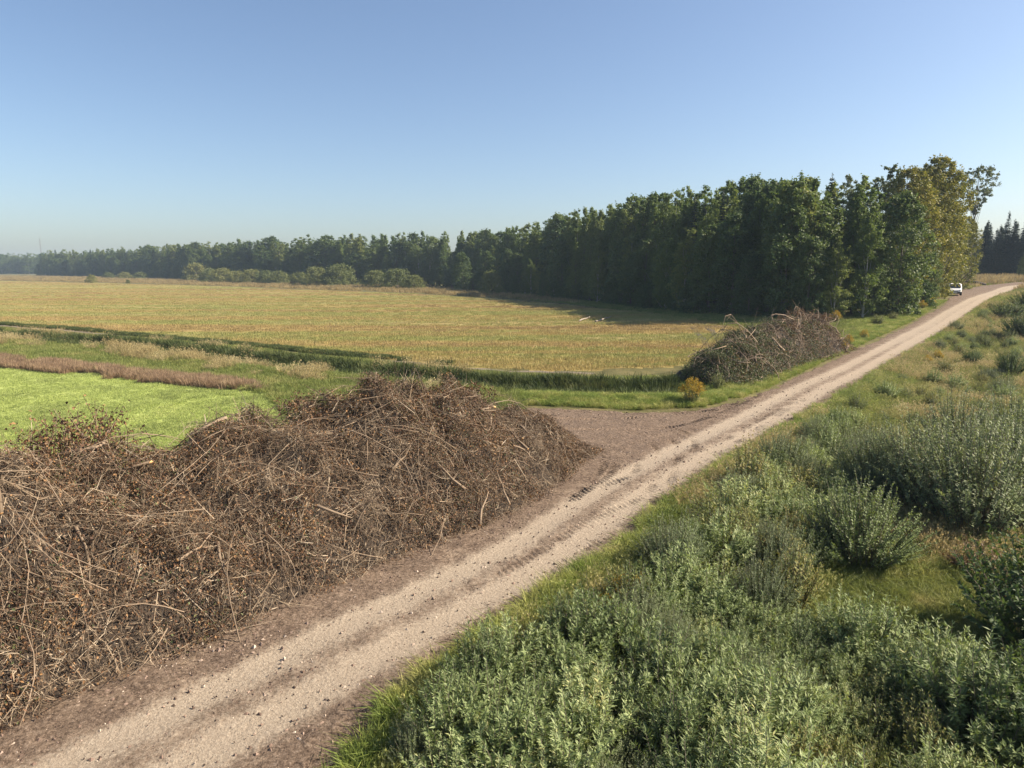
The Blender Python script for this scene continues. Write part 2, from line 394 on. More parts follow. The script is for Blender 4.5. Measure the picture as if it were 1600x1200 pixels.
# ------------------------------------------------------------------ ground: one polar sheet, split into its kinds of land
GREEN = spots([(-300, 548), (0, 573), (120, 582), (250, 595), (410, 612), (450, 618)]) + [spot(450, 650), spot(400, 720), spot(150, 800), spot(-300, 900), spot(-900, 700)]
FIELD = spots([(-500, 487), (0, 506), (250, 528), (500, 553), (700, 569), (870, 578), (1000, 577), (1070, 572), (1110, 555), (1150, 535), (1180, 515), (1110, 500),
               (1000, 488), (900, 478), (800, 469), (650, 459), (480, 453), (300, 446), (150, 442), (0, 439), (-300, 437)])
front = np.linspace(-60, 60, 300); back = np.linspace(64, 296, 60)
ang = np.radians(np.concatenate([front, back])); nA = len(ang)
rad = np.concatenate([np.linspace(.5, 5, 8), np.geomspace(5.3, 900, 360), np.geomspace(960, 6000, 20)]); nR = len(rad)
GX = (rad[:, None] * np.sin(ang)[None]).ravel(); GY = (rad[:, None] * np.cos(ang)[None]).ravel()
GZ = height(GX, GY); gsd = dirt_sd(GX, GY)
GZ = GZ - 0.12 * ss(.1, .7, gsd)
GZ = GZ - 0.03 * ss(0, 3, rad.repeat(nA) - 900)
i = np.arange(nR - 1)[:, None] * nA; j = np.arange(nA)[None]; j2 = (j + 1) % nA
GF = np.stack(np.broadcast_arrays(i + j, i + j2, i + nA + j2, i + nA + j), -1).reshape(-1, 4)[:, ::-1]
cx = GX[GF].mean(1); cy = GY[GF].mean(1)
nzx = 1.2 * noise(cx, cy, 2.5, 8) + .5 * noise(cx, cy, .8, 9)
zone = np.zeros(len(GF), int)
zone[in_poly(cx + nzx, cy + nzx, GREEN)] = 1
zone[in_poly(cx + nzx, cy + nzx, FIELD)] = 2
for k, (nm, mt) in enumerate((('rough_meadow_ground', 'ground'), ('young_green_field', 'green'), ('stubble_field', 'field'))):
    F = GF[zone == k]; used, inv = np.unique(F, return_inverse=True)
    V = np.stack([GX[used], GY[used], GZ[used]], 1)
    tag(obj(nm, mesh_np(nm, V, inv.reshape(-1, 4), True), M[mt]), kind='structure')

# ------------------------------------------------------------------ dirt road with ruts and tyre prints, and the bare turning place
ARCS = [[(981, 672), (1011, 685), (1022, 696), (1034, 715)], [(1024, 676), (1049, 687), (1060, 698)], [(1062, 712), (1058, 726), (1054, 741), (1045, 752), (1020, 768)],
        [(998, 722), (994, 734), (981, 745), (962, 752), (925, 766)], [(961, 721), (959, 734), (944, 751), (917, 766), (880, 790)],
        [(1028, 743), (1022, 758), (1009, 771), (989, 784), (955, 799), (905, 832)], [(1040, 778), (1030, 786), (970, 826), (900, 872), (830, 918)],
        [(960, 782), (953, 786), (887, 835), (800, 888), (740, 922)], [(830, 652), (950, 655), (1080, 645), (1150, 632), (1240, 594)], [(860, 668), (940, 672), (1050, 668), (1120, 648), (1190, 618)],
        [(905, 690), (935, 700), (945, 725), (930, 752), (890, 782)], [(1110, 716), (1160, 685), (1230, 640), (1300, 598)], [(1130, 690), (1200, 650), (1290, 600)], [(1180, 690), (1240, 655), (1300, 618)],
        [(560, 1130), (640, 1065), (740, 985), (830, 925)], [(1000, 664), (1060, 672), (1085, 690), (1080, 712)]]
ARCS = [smooth_line(spots(a), 5) for a in ARCS]
def dirt_sheet(name, cell, rmin, rmax):
    bx = np.array(DIRT); lo = bx.min(0); hi = bx.max(0)
    lo = np.maximum(lo, [-40, 2]); hi = np.minimum(hi, [230, 260])
    if rmax < 100: hi = np.minimum(hi, [60, rmax])
    xs = np.arange(lo[0], hi[0], cell); ys = np.arange(lo[1], hi[1], cell)
    X, Y = np.meshgrid(xs, ys); sh = X.shape; X = X.ravel(); Y = Y.ravel()
    r = np.hypot(X, Y)
    m0 = (r > rmin - cell * 2) & (r < rmax)
    keep = np.zeros(len(X), bool); idx = np.where(m0)[0]
    s_ = dirt_sd(X[idx], Y[idx]); s_ = s_ + .55 * noise(X[idx], Y[idx], .9, 21) + .3 * noise(X[idx], Y[idx], .3, 22)
    keep[idx] = s_ > -.25
    S = np.full(len(X), -9.0); S[idx] = s_
    K = keep.reshape(sh); cells = K[:-1, :-1] & K[1:, :-1] & K[1:, 1:] & K[:-1, 1:]
    ii = np.arange(len(X)).reshape(sh)
    F = np.stack([ii[:-1, :-1], ii[:-1, 1:], ii[1:, 1:], ii[1:, :-1]], -1)[cells]
    used, inv = np.unique(F, return_inverse=True); F = inv.reshape(-1, 4)
    X, Y, S = X[used], Y[used], S[used]
    Z = height(X, Y)
    d, sg, arc = road_info(X, Y); t = d * sg
    wob = .22 * noise(arc, arc * 0, 7, 31)
    tl = np.exp(-((t + .78 - wob) / .46) ** 2); tr = np.exp(-((t - .80 - wob) / .5) ** 2)
    nearw = ss(-9, -1, t)
    far = ss(70, 90, np.hypot(X, Y))
    packed = np.clip(1.0 * tl + 1.1 * tr + .26 * np.exp(-(t / 2.0) ** 2) + .35 * far * np.exp(-(t / 1.8) ** 2), 0, 1.1)
    Z = Z + .03 - .035 * (tl + tr) + .018 * np.exp(-((t - 2.1) / .4) ** 2)
    Z = Z + .03 * noise(X, Y, .5, 33) * (1 - .7 * np.clip(tl + tr, 0, 1)) + .05 * noise(X, Y, 2.7, 34)
    if cell < .1:
        Z = Z + .045 * np.maximum(0, noise(X, Y, .13, 35) - .12) * (1 - .8 * np.clip(tl + tr, 0, 1)) * 2.2
        for q, A in enumerate(ARCS):
            da, sa, aa = poly_dist(X, Y, A); La = aa.max()
            w = .18
            mk = np.exp(-(da / w) ** 6) * ss(0, .6, aa) * ss(La, La - .8, aa) * np.clip(.6 + 1.5 * noise(aa, aa * 0 + q, .9, 41 + q) + 1.0 * noise(X, Y, .35, 91), 0, 1)
            bars = np.sin(2 * math.pi * (aa / .23 + sa * da / .38 * .8)) 
            Z = Z + (1.7 if q in (0, 1, 2, 3, 4, 8, 9, 10, 15) else .75 if q in (6, 7) else 1.0) * mk * (.034 * np.clip(bars * 1.6, -1, 1) - .012)
            packed = packed * (1 - .3 * mk)
    Z = Z - .12 * ss(.18, -.25, S)
    packed = packed * ss(-.1, .5, S)
    me = mesh_np(name, np.stack([X, Y, Z], 1), F, True, {'packed': packed})
    return me
near_me = dirt_sheet('dirt_road', .055, 0, 47)
ro = obj('dirt_road', near_me, M['dirt']); tag(ro, kind='structure')
far_me = dirt_sheet('dirt_road', .28, 47, 260)
ro2 = obj('dirt_road', far_me, M['dirt']); tag(ro2, kind='structure')
# ribbons of bare earth: farm track along the field, wheel ruts in the field
def ribbon(name, P, w, lift=.03, step=.5):
    P = np.array(P); seg = np.hypot(*(P[1:] - P[:-1]).T); a = np.concatenate([[0], np.cumsum(seg)])
    s = np.arange(0, a[-1], step); x = np.interp(s, a, P[:, 0]); y = np.interp(s, a, P[:, 1])
    tx = np.gradient(x); ty = np.gradient(y); L = np.hypot(tx, ty); nx, ny = ty / L, -tx / L
    k = np.linspace(-1, 1, 7); ww = w * (1 + .35 * noise(s, s * 0, 2.0, 51))[:, None] * .5
    X = x[:, None] + nx[:, None] * k * ww; Y = y[:, None] + ny[:, None] * k * ww
    Z = height(X, Y) + lift * (1 - np.abs(k) ** 4 * 2.5)
    n = len(s); i = np.arange(n - 1)[:, None] * 7; j = np.arange(6)[None]
    F = np.stack([i + j, i + j + 1, i + j + 8, i + j + 7], -1).reshape(-1, 4)
    return mesh_np(name, np.stack([X.ravel(), Y.ravel(), Z.ravel()], 1), F, True, {'packed': np.full(n * 7, .12)})
M['track'] = plain('trampled_earth', (.15, .12, .085), .95, 0, 1.5, .35)
tag(obj('farm_track', ribbon('farm_track', TRACK, 1.1), M['track']), kind='structure')
M['mud'] = plain('dark_mud', (.06, .048, .04), .9, 0, 2, .4)
for P, w in (([(1082, 512), (1092, 524), (1110, 543)], 1.0), ([(1104, 511), (1116, 522), (1130, 540)], 1.0), ([(1080, 511), (1130, 511), (1200, 508)], 2.6), ([(1150, 498), (1250, 502), (1330, 497), (1420, 487)], 3.0)):
    tag(obj('wheel_rut', ribbon('wheel_rut', smooth_line(spots(P), 4), w, .03), M['mud']), kind='structure')

# ------------------------------------------------------------------ scattering of grass (one mass per kind of grass)
HIDE = bpy.data.collections.new('tuft_library')
def make_tuft(name, seed, mat, n=30, h=.5, spread=.18, lean=.5, w=.012, flop=None, heads=False):
    rng = np.random.default_rng(seed)
    b = np.zeros((n, 3)); a = rng.uniform(0, 2 * math.pi, n); r = spread * np.sqrt(rng.uniform(0, 1, n))
    b[:, 0] = r * np.cos(a); b[:, 1] = r * np.sin(a)
    hh = h * rng.uniform(.55, 1.1, n)
    dirx = np.stack([np.cos(a), np.sin(a), np.zeros(n)], 1) * rng.uniform(.2, 1, n)[:, None] * lean + rng.normal(0, .2, (n, 3)) * [1, 1, 0]
    if flop is not None: dirx = dirx + np.array(flop)[None] * rng.uniform(.6, 1.2, n)[:, None]
    up = np.array([0, 0, 1.0])
    p1 = b + up * hh[:, None] * .5 + dirx * hh[:, None] * .2
    p2 = b + up * hh[:, None] * (.95 - .25 * np.linalg.norm(dirx, axis=1)[:, None]) + dirx * hh[:, None] * .75
    side = unit(np.cross(p2 - b, rdir(rng, n))) * w * .5
    V = np.stack([b - side, b + side, p1 + side * .9, p1 - side * .9, p2], 1).reshape(-1, 3)
    k = np.arange(n)[:, None] * 5
    Q = k + np.array([[0, 1, 2, 3]]); T = k + np.array([[3, 2, 4]])
    parts = [(V, [Q, T])]
    if heads:
        m_ = n // 3; c = np.repeat(p2[:m_], 5, 0) + rng.normal(0, .02, (m_ * 5, 3)); parts.append(leaves(c, rng.normal(0, .4, (len(c), 3)) + up, rdir(rng, len(c)), .07, .03))
    V, F = join(parts)
    me = mesh_np(name, V, F, False); me.materials.append(mat)
    o = bpy.data.objects.new(name, me); HIDE.objects.link(o); return o
def scatter(name, P, protos, smin, smax, kind='stuff', label=None, cat=None, tilt=.12, seed=1):
    rng = np.random.default_rng(seed); n = len(P)
    me = bpy.data.meshes.new(name); me.vertices.add(n); me.vertices.foreach_set('co', np.asarray(P, np.float32).ravel())
    rot = np.stack([rng.normal(0, tilt, n), rng.normal(0, tilt, n), rng.uniform(0, 6.283, n)], 1)
    for nm, typ, key, val in (('rot', 'FLOAT_VECTOR', 'vector', rot), ('scl', 'FLOAT', 'value', rng.uniform(smin, smax, n)), ('pick', 'INT', 'value', rng.integers(0, len(protos), n))):
        a = me.attributes.new(nm, typ, 'POINT'); a.data.foreach_set(key, np.asarray(val, np.int32 if typ == 'INT' else np.float32).ravel())
    o = obj(name, me); c = bpy.data.collections.new(name + '_tufts')
    for p in protos: c.objects.link(p)
    ng = bpy.data.node_groups.new(name, 'GeometryNodeTree')
    ng.interface.new_socket('Geometry', in_out='INPUT', socket_type='NodeSocketGeometry'); ng.interface.new_socket('Geometry', in_out='OUTPUT', socket_type='NodeSocketGeometry')
    gi = ng.nodes.new('NodeGroupInput'); go = ng.nodes.new('NodeGroupOutput')
    ip = ng.nodes.new('GeometryNodeInstanceOnPoints'); ci = ng.nodes.new('GeometryNodeCollectionInfo')
    ci.inputs[0].default_value = c; ci.inputs['Separate Children'].default_value = True; ci.inputs['Reset Children'].default_value = True
    L = ng.links; L.new(gi.outputs[0], ip.inputs['Points']); L.new(ci.outputs[0], ip.inputs['Instance']); ip.inputs['Pick Instance'].default_value = True
    for nm, typ, sock in (('rot', 'FLOAT_VECTOR', 'Rotation'), ('scl', 'FLOAT', 'Scale'), ('pick', 'INT', 'Instance Index')):
        na = ng.nodes.new('GeometryNodeInputNamedAttribute'); na.data_type = typ; na.inputs[0].default_value = nm
        L.new(na.outputs[0], ip.inputs[sock])
    L.new(ip.outputs[0], go.inputs[0])
    md = o.modifiers.new('grass', 'NODES'); md.node_group = ng
    tag(o, label, cat, kind=kind); return o
def sample(P, n, k=0.0, d0=20.0, seed=0, clear=.15, keep=None):
    """n random ground points inside polygon P; thinner with distance when k > 0"""
    rng = np.random.default_rng(seed); A = np.array(P); lo, hi = A.min(0), A.max(0); out = []
    got = 0
    for _ in range(400):
        x = rng.uniform(lo[0], hi[0], 20000); y = rng.uniform(lo[1], hi[1], 20000)
        m = in_poly(x, y, P)
        if k: m &= rng.uniform(0, 1, len(x)) < np.minimum(1, (d0 / np.hypot(x, y))) ** k
        x, y = x[m], y[m]
        if clear is not None and len(x):
            s_ = dirt_sd(x, y) + .55 * noise(x, y, .9, 21) + .3 * noise(x, y, .3, 22); q = s_ < -clear; x, y = x[q], y[q]
        if keep is not None and len(x): q = keep(x, y); x, y = x[q], y[q]
        out.append(np.stack([x, y], 1)); got += len(x)
        if got >= n: break
    XY = np.vstack(out)[:n]
    return np.column_stack([XY, height(XY[:, 0], XY[:, 1]) - .02])

lush = flat_colour([(.3, (0.137, 0.198, 0.039)), (.46, (0.224, 0.284, 0.066)), (.58, (0.335, 0.356, 0.106)), (.7, (0.472, 0.450, 0.185))], .8)
meadow = flat_colour([(.3, (0.146, 0.189, 0.055)), (.46, (0.231, 0.260, 0.083)), (.58, (0.341, 0.331, 0.131)), (.7, (0.512, 0.442, 0.235))], .35)
straw = flat_colour([(.3, (.22, .15, .095)), (.55, (.33, .235, .15)), (.75, (.40, .31, .19))], .9)
pale = flat_colour([(.3, (.22, .17, .08)), (.55, (.32, .25, .12)), (.75, (.40, .33, .18))], .2)
dark = flat_colour([(.3, (.045, .068, .022)), (.5, (.075, .10, .032)), (.7, (.15, .165, .055))], .9)
fluff = flat_colour([(.3, (0.315, 0.252, 0.116)), (.55, (0.441, 0.367, 0.189)), (.75, (0.525, 0.452, 0.263))], .3)
M['fluff'] = tuft_mat('pale_seed_grass', fluff); M['lush'] = tuft_mat('lush_verge_grass', lush); M['meadow'] = tuft_mat('meadow_grass', meadow); M['straw'] = tuft_mat('dry_red_grass', straw)
M['pale'] = tuft_mat('pale_dry_grass', pale); M['ditchweed'] = tuft_mat('ditch_weeds', dark, .25); M['stub'] = tuft_mat('stubble_blades', field_colour, .3, .28)
M['short'] = tuft_mat('short_green_grass', green_colour, .4, .3); M['roughgrass'] = tuft_mat('rough_grass', rough_colour, .35, .45)
T_lush = [make_tuft('lush_tuft', 100 + q, M['lush'], 46, .55, .22, .9, .014, flop=(.5 * math.cos(q), .5 * math.sin(q), 0)) for q in range(5)]
T_mead = [make_tuft('meadow_tuft', 120 + q, M['meadow'], 40, .6, .28, .45, .013, heads=True) for q in range(5)]
T_straw = [make_tuft('straw_tuft', 140 + q, M['straw'], 40, .6, .35, .35, .02) for q in range(4)]
T_pale = [make_tuft('pale_tuft', 150 + q, M['pale'], 40, .8, .8, .3, .05) for q in range(4)]
T_ditch = [make_tuft('weed_tuft', 160 + q, M['ditchweed'], 60, .85, .4, .5, .04) for q in range(4)]
T_stub = [make_tuft('stubble_tuft', 170 + q, M['stub'], 46, .2, .6, .4, .03) for q in range(4)]
T_short = [make_tuft('short_tuft', 180 + q, M['short'], 50, .11, .3, .8, .014) for q in range(4)]
T_rough = [make_tuft('rough_tuft', 190 + q, M['roughgrass'], 44, .32, .3, .6, .016) for q in range(5)]

T_fluff = [make_tuft('seed_tuft', 210 + q, M['fluff'], 34, .8, .3, .5, .014, heads=True) for q in range(4)]
def corridor(L, a, b):
    """closed outline of a strip between offsets a and b (right of travel positive)"""
    P = np.array(L); t = np.gradient(P, axis=0); t /= np.linalg.norm(t, axis=1, keepdims=True); n = np.stack([t[:, 1], -t[:, 0]], 1)
    return [tuple(p) for p in P + n * a] + [tuple(p) for p in (P + n * b)[::-1]]
RIGHT_LAND = spots([(330, 1199), (545, 1199), (632, 1095), (740, 990), (870, 915), (950, 860), (1050, 780), (1200, 675), (1290, 625), (1400, 560), (1500, 495), (1560, 460), (1640, 446), (1900, 446), (1900, 700), (2000, 1199)])
RIGHT_LAND = [(1.0, 5.0)] + RIGHT_LAND[1:] + [(9, 5)]
NEARROAD = [p for p in ROAD if math.hypot(*p) < 150 and p[1] > 4]
verge = corridor(NEARROAD, 1.8, 4.6)
scatter('verge_grass', sample(verge, 9000, 1.3, 14, 3, .0), T_lush, .55, 1.15, label='long yellow green grass lining the right edge of the dirt road', cat='grass', tilt=.2, seed=3)
CLEARING = spots([(1270, 860), (1340, 830), (1440, 820), (1560, 880), (1570, 980), (1450, 960), (1330, 930), (1260, 900)])
scatter('meadow_grass', sample(RIGHT_LAND, 26000, 1.2, 14, 4, .5, keep=lambda x, y: ~in_poly(x + 1.6 * noise(x, y, 1.4, 95), y + 1.6 * noise(x, y, 1.4, 96), CLEARING) | (noise(x, y, .7, 97) > .12)), T_mead, .5, 1.15, label='mixed green and straw coloured grass on the meadow right of the road', cat='grass', tilt=.15, seed=4)
scatter('seed_grass', sample(RIGHT_LAND, 11000, .8, 22, 14, .5, keep=lambda x, y: (noise(x, y, 5.0, 71) + .5 * noise(x, y, 1.5, 72) > .0) & (y > 19)), T_fluff, .6, 1.1, label='pale straw coloured seed grass patches on the meadow right of the road', cat='grass', seed=14)
M['fresh'] = tuft_mat('fresh_clearing_grass', flat_colour([(.3, (.12, .155, .04)), (.5, (.19, .225, .06)), (.62, (.27, .28, .09)), (.75, (.36, .33, .14))], .9))
T_fresh = [make_tuft('fresh_tuft', 230 + q, M['fresh'], 50, .45, .24, .9, .014, flop=(.5 * math.cos(q * 2), .5 * math.sin(q * 2), 0)) for q in range(4)]
scatter('clearing_grass', sample(CLEARING, 3400, 0, 20, 15, .5), T_fresh, .6, 1.2, label='fresh green grass of the clearing between the lone willow bush and the thicket', cat='grass', tilt=.2, seed=15)
EDGE = spots([(1000, 487), (1090, 502), (1180, 520), (1250, 530), (1320, 540), (1345, 505), (1400, 493), (1440, 474), (1380, 484), (1250, 495), (1100, 486), (900, 468), (800, 458), (800, 466), (900, 476)])
scatter('forest_edge_grass', sample(EDGE, 9000, .4, 90, 16, .2), T_rough, .7, 1.6, label='shaded rough grass along the foot of the forest', cat='grass', seed=16)
LEFT_VERGE = spots([(820, 634), (900, 636), (1000, 641), (1100, 637), (1160, 624), (1230, 592), (1290, 564), (1360, 532), (1425, 502), (1480, 470), (1440, 470), (1380, 488), (1330, 495), (1310, 540), (1240, 575), (1150, 600), (1060, 596), (900, 600), (800, 610)])
scatter('left_verge_grass', sample(LEFT_VERGE, 9000, .8, 30, 5, .0), T_lush, .5, 1.0, label='green grass between the dirt road, the ditch and the far brush pile', cat='grass', seed=5)
ROUGH = spots([(-120, 530), (0, 535), (200, 552), (400, 580), (600, 600), (800, 620), (820, 634), (800, 655), (700, 690), (520, 690), (440, 640), (420, 618), (250, 590), (0, 566), (-120, 556)])
scatter('rough_grass', sample(ROUGH, 12000, .8, 40, 6, None), T_rough, .8, 1.7, label='rough tussocky grass between the ditch and the green field', cat='grass', seed=6)
scatter('ditch_weeds', sample(corridor(DITCH, -2.0, 1.2), 8000, .8, 40, 7, .2, keep=lambda x, y: noise(x, y, 4, 85) + .9 * noise(x, y, 1.3, 86) > -.45), T_ditch, .4, 1.45, label='dark green weeds growing along the ditch across the fields', cat='weeds', seed=7)
scatter('ditch_straw_grass', sample(corridor(DITCH, -3.5, 5.5), 2600, .7, 40, 17, .2, keep=lambda x, y: (noise(x, y, 3.0, 87) + .8 * noise(x, y, 1.0, 88) > .18) & (x < -3)), T_fluff, .5, 1.3, label='pale straw tufts standing in the rough grass along the ditch', cat='grass', seed=17)
scatter('field_margin_grass', sample(corridor(DITCH, -5.5, -1.8), 7000, .8, 40, 8, .2), T_rough, .6, 1.2, label='fresh green grass strip on the far bank of the ditch', cat='grass', seed=8)
scatter('track_edge_grass', sample(corridor(TRACK, -2.0, -.7), 4200, .7, 60, 9, .2, keep=lambda x, y: (noise(x, y, 5, 83) + .8 * noise(x, y, 1.6, 84) > -.45) & (x < -5)), T_ditch, .22, .65, label='dark line of grass along the edge of the stubble field', cat='grass', seed=9)
RED = spots([(-120, 547), (0, 559), (150, 574), (300, 592), (400, 604), (412, 614), (250, 600), (100, 584), (0, 574), (-120, 566)])
scatter('dry_red_grass', sample(RED, 6500, .5, 40, 10, None, keep=lambda x, y: noise(x, y, 3.5, 81) + .8 * noise(x, y, 1.2, 82) > -.28), T_straw, .45, 1.3, label='reddish brown strip of dry grass beside the green field', cat='grass', seed=10)
scatter('short_field_grass', sample(GREEN, 26000, 1.6, 22, 11, None, keep=lambda x, y: (y > 12) & (x > -60)), T_short, .7, 1.4, label='short bright green grass of the field behind the near brush pile', cat='grass', seed=11)
scatter('stubble', sample(FIELD, 36000, 1.5, 60, 12, .2), T_stub, .7, 1.6, label='yellow and green stubble covering the big field', cat='stubble', seed=12)
FARGRASS = spots([(-300, 436), (0, 438), (150, 441), (300, 445), (480, 452), (650, 458), (800, 467), (900, 476), (900, 470), (800, 462), (700, 453), (600, 447), (480, 443), (300, 437), (200, 434), (0, 431), (-300, 431)])
scatter('pale_tall_grass', sample(FARGRASS, 12000, .6, 150, 13, .2), T_pale, .8, 1.7, label='tall pale dry grass at the far edge of the field below the forest', cat='grass', seed=13)

# ------------------------------------------------------------------ trees
def crown_leaves(rng, C, rc, per, leaf, flat=.8):
    n = len(C); c = np.repeat(C, per, 0); rr = np.repeat(rc, per)
    d = rdir(rng, len(c)); rad_ = rr * np.abs(rng.normal(.62, .36, len(c)))
    p = c + d * rad_[:, None] * np.array([1, 1, flat])
    nrm = unit(d + rng.normal(0, .5, (len(c), 3)) + np.array([0, 0, .5])); ax = np.cross(nrm, rdir(rng, len(c)))
    s = leaf * rng.uniform(.6, 1.3, len(c))
    return leaves(p, ax, nrm, s, s * .75, .12)
def broadleaf(seed, H, Rw, base, shape, nclump, per, leaf, rcf=.3, limbs=16, trunk_r=.16, birchy=False):
    rng = np.random.default_rng(seed)
    t = rng.uniform(0, 1, nclump) ** .9; a = rng.uniform(0, 6.283, nclump)
    if shape == 'aspen': e = np.clip((1 - t) * 1.6, 0, 1) ** .7 * np.clip(t * 6 + .35, 0, 1)
    elif shape == 'round': e = np.sqrt(np.clip(1 - (2 * t - .85) ** 2 / 1.35, .02, 1))
    elif shape == 'oval': e = np.clip(t * 3 + .4, 0, 1) * np.sqrt(np.clip(1 - np.clip(t - .35, 0, 1) ** 2 * 2.3, .015, 1))
    elif shape == 'bush': e = np.sqrt(np.clip(1 - t ** 2 * .95, .02, 1))
    elif shape == 'heart': e = np.clip(t * 1.5, .12, 1) * np.sqrt(np.clip(1 - np.clip(t - .55, 0, 1) ** 2 * 4.2, .03, 1))
    lump = 1 + .22 * np.sin(a * 3 + seed) * np.sin(t * 9 + seed * 2)
    r = Rw * e * lump * rng.uniform(.05, 1, nclump) ** .45
    z = H * (base + (1 - base) * t * .96)
    C = np.stack([r * np.cos(a), r * np.sin(a), z], 1)
    if shape in ('aspen', 'oval'):
        nl = 6; la = rng.uniform(0, 6.283, nl); lo_ = Rw * rng.uniform(.15, .62, nl); lh = rng.uniform(.74, .98, nl); lo_[0] = 0; lh[0] = 1.0
        w_ = rng.integers(0, nl, nclump); up_ = ss(.15, .75, t)
        C[:, 0] = C[:, 0] * (1 - .35 * up_) + lo_[w_] * np.cos(la[w_]) * (.3 + .7 * up_); C[:, 1] = C[:, 1] * (1 - .35 * up_) + lo_[w_] * np.sin(la[w_]) * (.3 + .7 * up_); C[:, 2] = H * base + (C[:, 2] - H * base) * lh[w_]
    rc = Rw * rcf * rng.uniform(.6, 1.25, nclump) * np.clip(e, .4, 1)
    fl = .75 if shape != 'aspen' else 1.15
    Vc, Fc = crown_leaves(rng, C, rc, per, leaf, fl)
    # a few shoots that break the outline at the top
    top = rng.choice(np.where(t > .45)[0], nclump // 2); tc = C[top] + np.stack([rng.normal(0, .3, len(top)), rng.normal(0, .3, len(top)), rc[top] * rng.uniform(.6, 1.9, len(top))], 1)
    Vt, Ft = crown_leaves(rng, tc, rc[top] * .35, max(6, per // 8), leaf * .8, 2.0)
    crown = join([(Vc, Fc), (Vt, Ft)])
    k = 7; zz = np.linspace(0, H * (base + (1 - base) * .85), k); wob = np.cumsum(rng.normal(0, .05, (k, 2)), 0) * Rw * .25
    P = np.stack([wob[:, 0], wob[:, 1], zz], 1)[None]; rr = (trunk_r * (1 - .85 * np.linspace(0, 1, k)))[None]; rr[0, 0] *= 1.4
    T = [tubes(P, rr, 7, rng=rng)]
    idx = rng.choice(nclump, min(limbs, nclump), False)
    for q in idx:
        z0 = max(H * base * .6, C[q, 2] - (Rw * .9 + .12 * H)); b = np.array([np.interp(z0, zz, wob[:, 0]), np.interp(z0, zz, wob[:, 1]), z0])
        mid = b * .5 + C[q] * .5 + np.array([0, 0, -.04 * H * rng.uniform(0, 1)])
        lp = np.stack([b, mid, C[q]])[None]; r0 = trunk_r * .4 * (1 - .6 * z0 / H); T.append(tubes(lp, np.array([[r0, r0 * .7, r0 * .25]]), 4, rng=rng))
    return join(T), crown
def spruce(seed, H, Rw, leaf=.34):
    rng = np.random.default_rng(seed); P = []; A = []; Nn = []; S = []; T = []
    tiers = int(H * 2.4)
    for q in range(tiers):
        t = q / tiers; z = H * (.05 + .93 * t) + rng.normal(0, .12) * (1 - t); r = Rw * (1 - t) ** .95 * rng.uniform(.85, 1.12) + .05
        nb = max(5, int(13 * (1 - t) + 4)); a0 = rng.uniform(0, 6.28)
        for b in range(nb):
            z = z + rng.normal(0, .1) * (1 - t); a = a0 + b * 6.283 / nb + rng.normal(0, .2); rr = r * rng.uniform(.75, 1.15); m = max(3, int(rr / .16))
            s = np.linspace(.12, 1, m); x = rr * s; dz = -.35 * rr * s + .22 * rr * s ** 2.5
            d = np.array([math.cos(a), math.sin(a)])
            pts = np.stack([x * d[0], x * d[1], z + dz], 1)
            for sd_ in (-1, 1):
                P.append(pts); ax = np.stack([d[0] * .8 - sd_ * d[1] * .7 + 0 * s, d[1] * .8 + sd_ * d[0] * .7 + 0 * s, -.3 + 0 * s], 1); A.append(ax)
                Nn.append(np.tile([0, 0, 1.0], (m, 1)) + rng.normal(0, .35, (m, 3))); S.append(leaf * (1.15 - .5 * s) * min(1, .5 + rr))
    k = 60; zt = H * rng.uniform(.88, 1.0, k); P.append(np.stack([rng.normal(0, .06, k), rng.normal(0, .06, k), zt], 1)); A.append(np.stack([rng.normal(0, .6, k), rng.normal(0, .6, k), np.full(k, .8)], 1)); Nn.append(rng.normal(0, 1, (k, 3))); S.append(np.full(k, leaf * .7) * (1.2 - (zt / H - .88) * 6))
    P = np.vstack(P); A = np.vstack(A); Nn = np.vstack(Nn); S = np.concatenate(S) * rng.uniform(.7, 1.3, len(P))
    P = P + rng.normal(0, .05, P.shape)
    crown = leaves(P, A, Nn, S, S * .62, -.1)
    zz = np.linspace(0, H, 6); T = tubes(np.stack([zz * 0, zz * 0, zz], 1)[None], (.2 * (1 - .93 * zz / H))[None], 7, rng=rng)
    return T, crown
def kindmesh(nm, tc, bark, leafm):
    (Tv, Tf), (Cv, Cf) = tc
    a = mesh_np(nm + '_trunk', Tv, Tf, True); a.materials.append(M[bark]); b = mesh_np(nm + '_crown', Cv, Cf, False); b.materials.append(M[leafm])
    return a, b
K = {}
K['aspen'] = [kindmesh('aspen', broadleaf(200 + q, 22, 2.9, .06, 'aspen', 260, 64, .30, .30, 18, .2), 'bark', 'aspen') for q in range(4)]
K['birch'] = [kindmesh('birch', broadleaf(220 + q, 21, 3.2, .04, 'oval', 240, 60, .28, .27, 18, .17), 'birch', 'aspen') for q in range(3)]
K['alder'] = [kindmesh('alder', broadleaf(240 + q, 18, 3.7, .01, 'round', 280, 62, .32, .26, 16, .2), 'bark', 'alder') for q in range(4)]
K['yellow'] = [kindmesh('yellow', broadleaf(260 + q, 23, 5.0, .02, 'round', 440, 60, .29, .19, 26, .26), 'bark', 'yellow_tree') for q in range(2)]
K['greytree'] = [kindmesh('greytree', broadleaf(270 + q, 23, 3.9, .12, 'oval', 330, 36, .30, .15, 30, .22), 'birch', 'grey_leaf') for q in range(2)]
K['airy'] = [kindmesh('airy', broadleaf(280, 22, 3.9, .6, 'heart', 210, 26, .28, .11, 24, .17), 'bark', 'grey_leaf')]
K['bush'] = [kindmesh('bush', broadleaf(290 + q, 4.5, 3.3, .03, 'bush', 190, 52, .2, .22, 10, .08), 'bark', 'bushy') for q in range(3)]
K['spruce'] = [kindmesh('spruce', spruce(300 + q, 19, 2.7, .5), 'bark', 'needle') for q in range(3)]
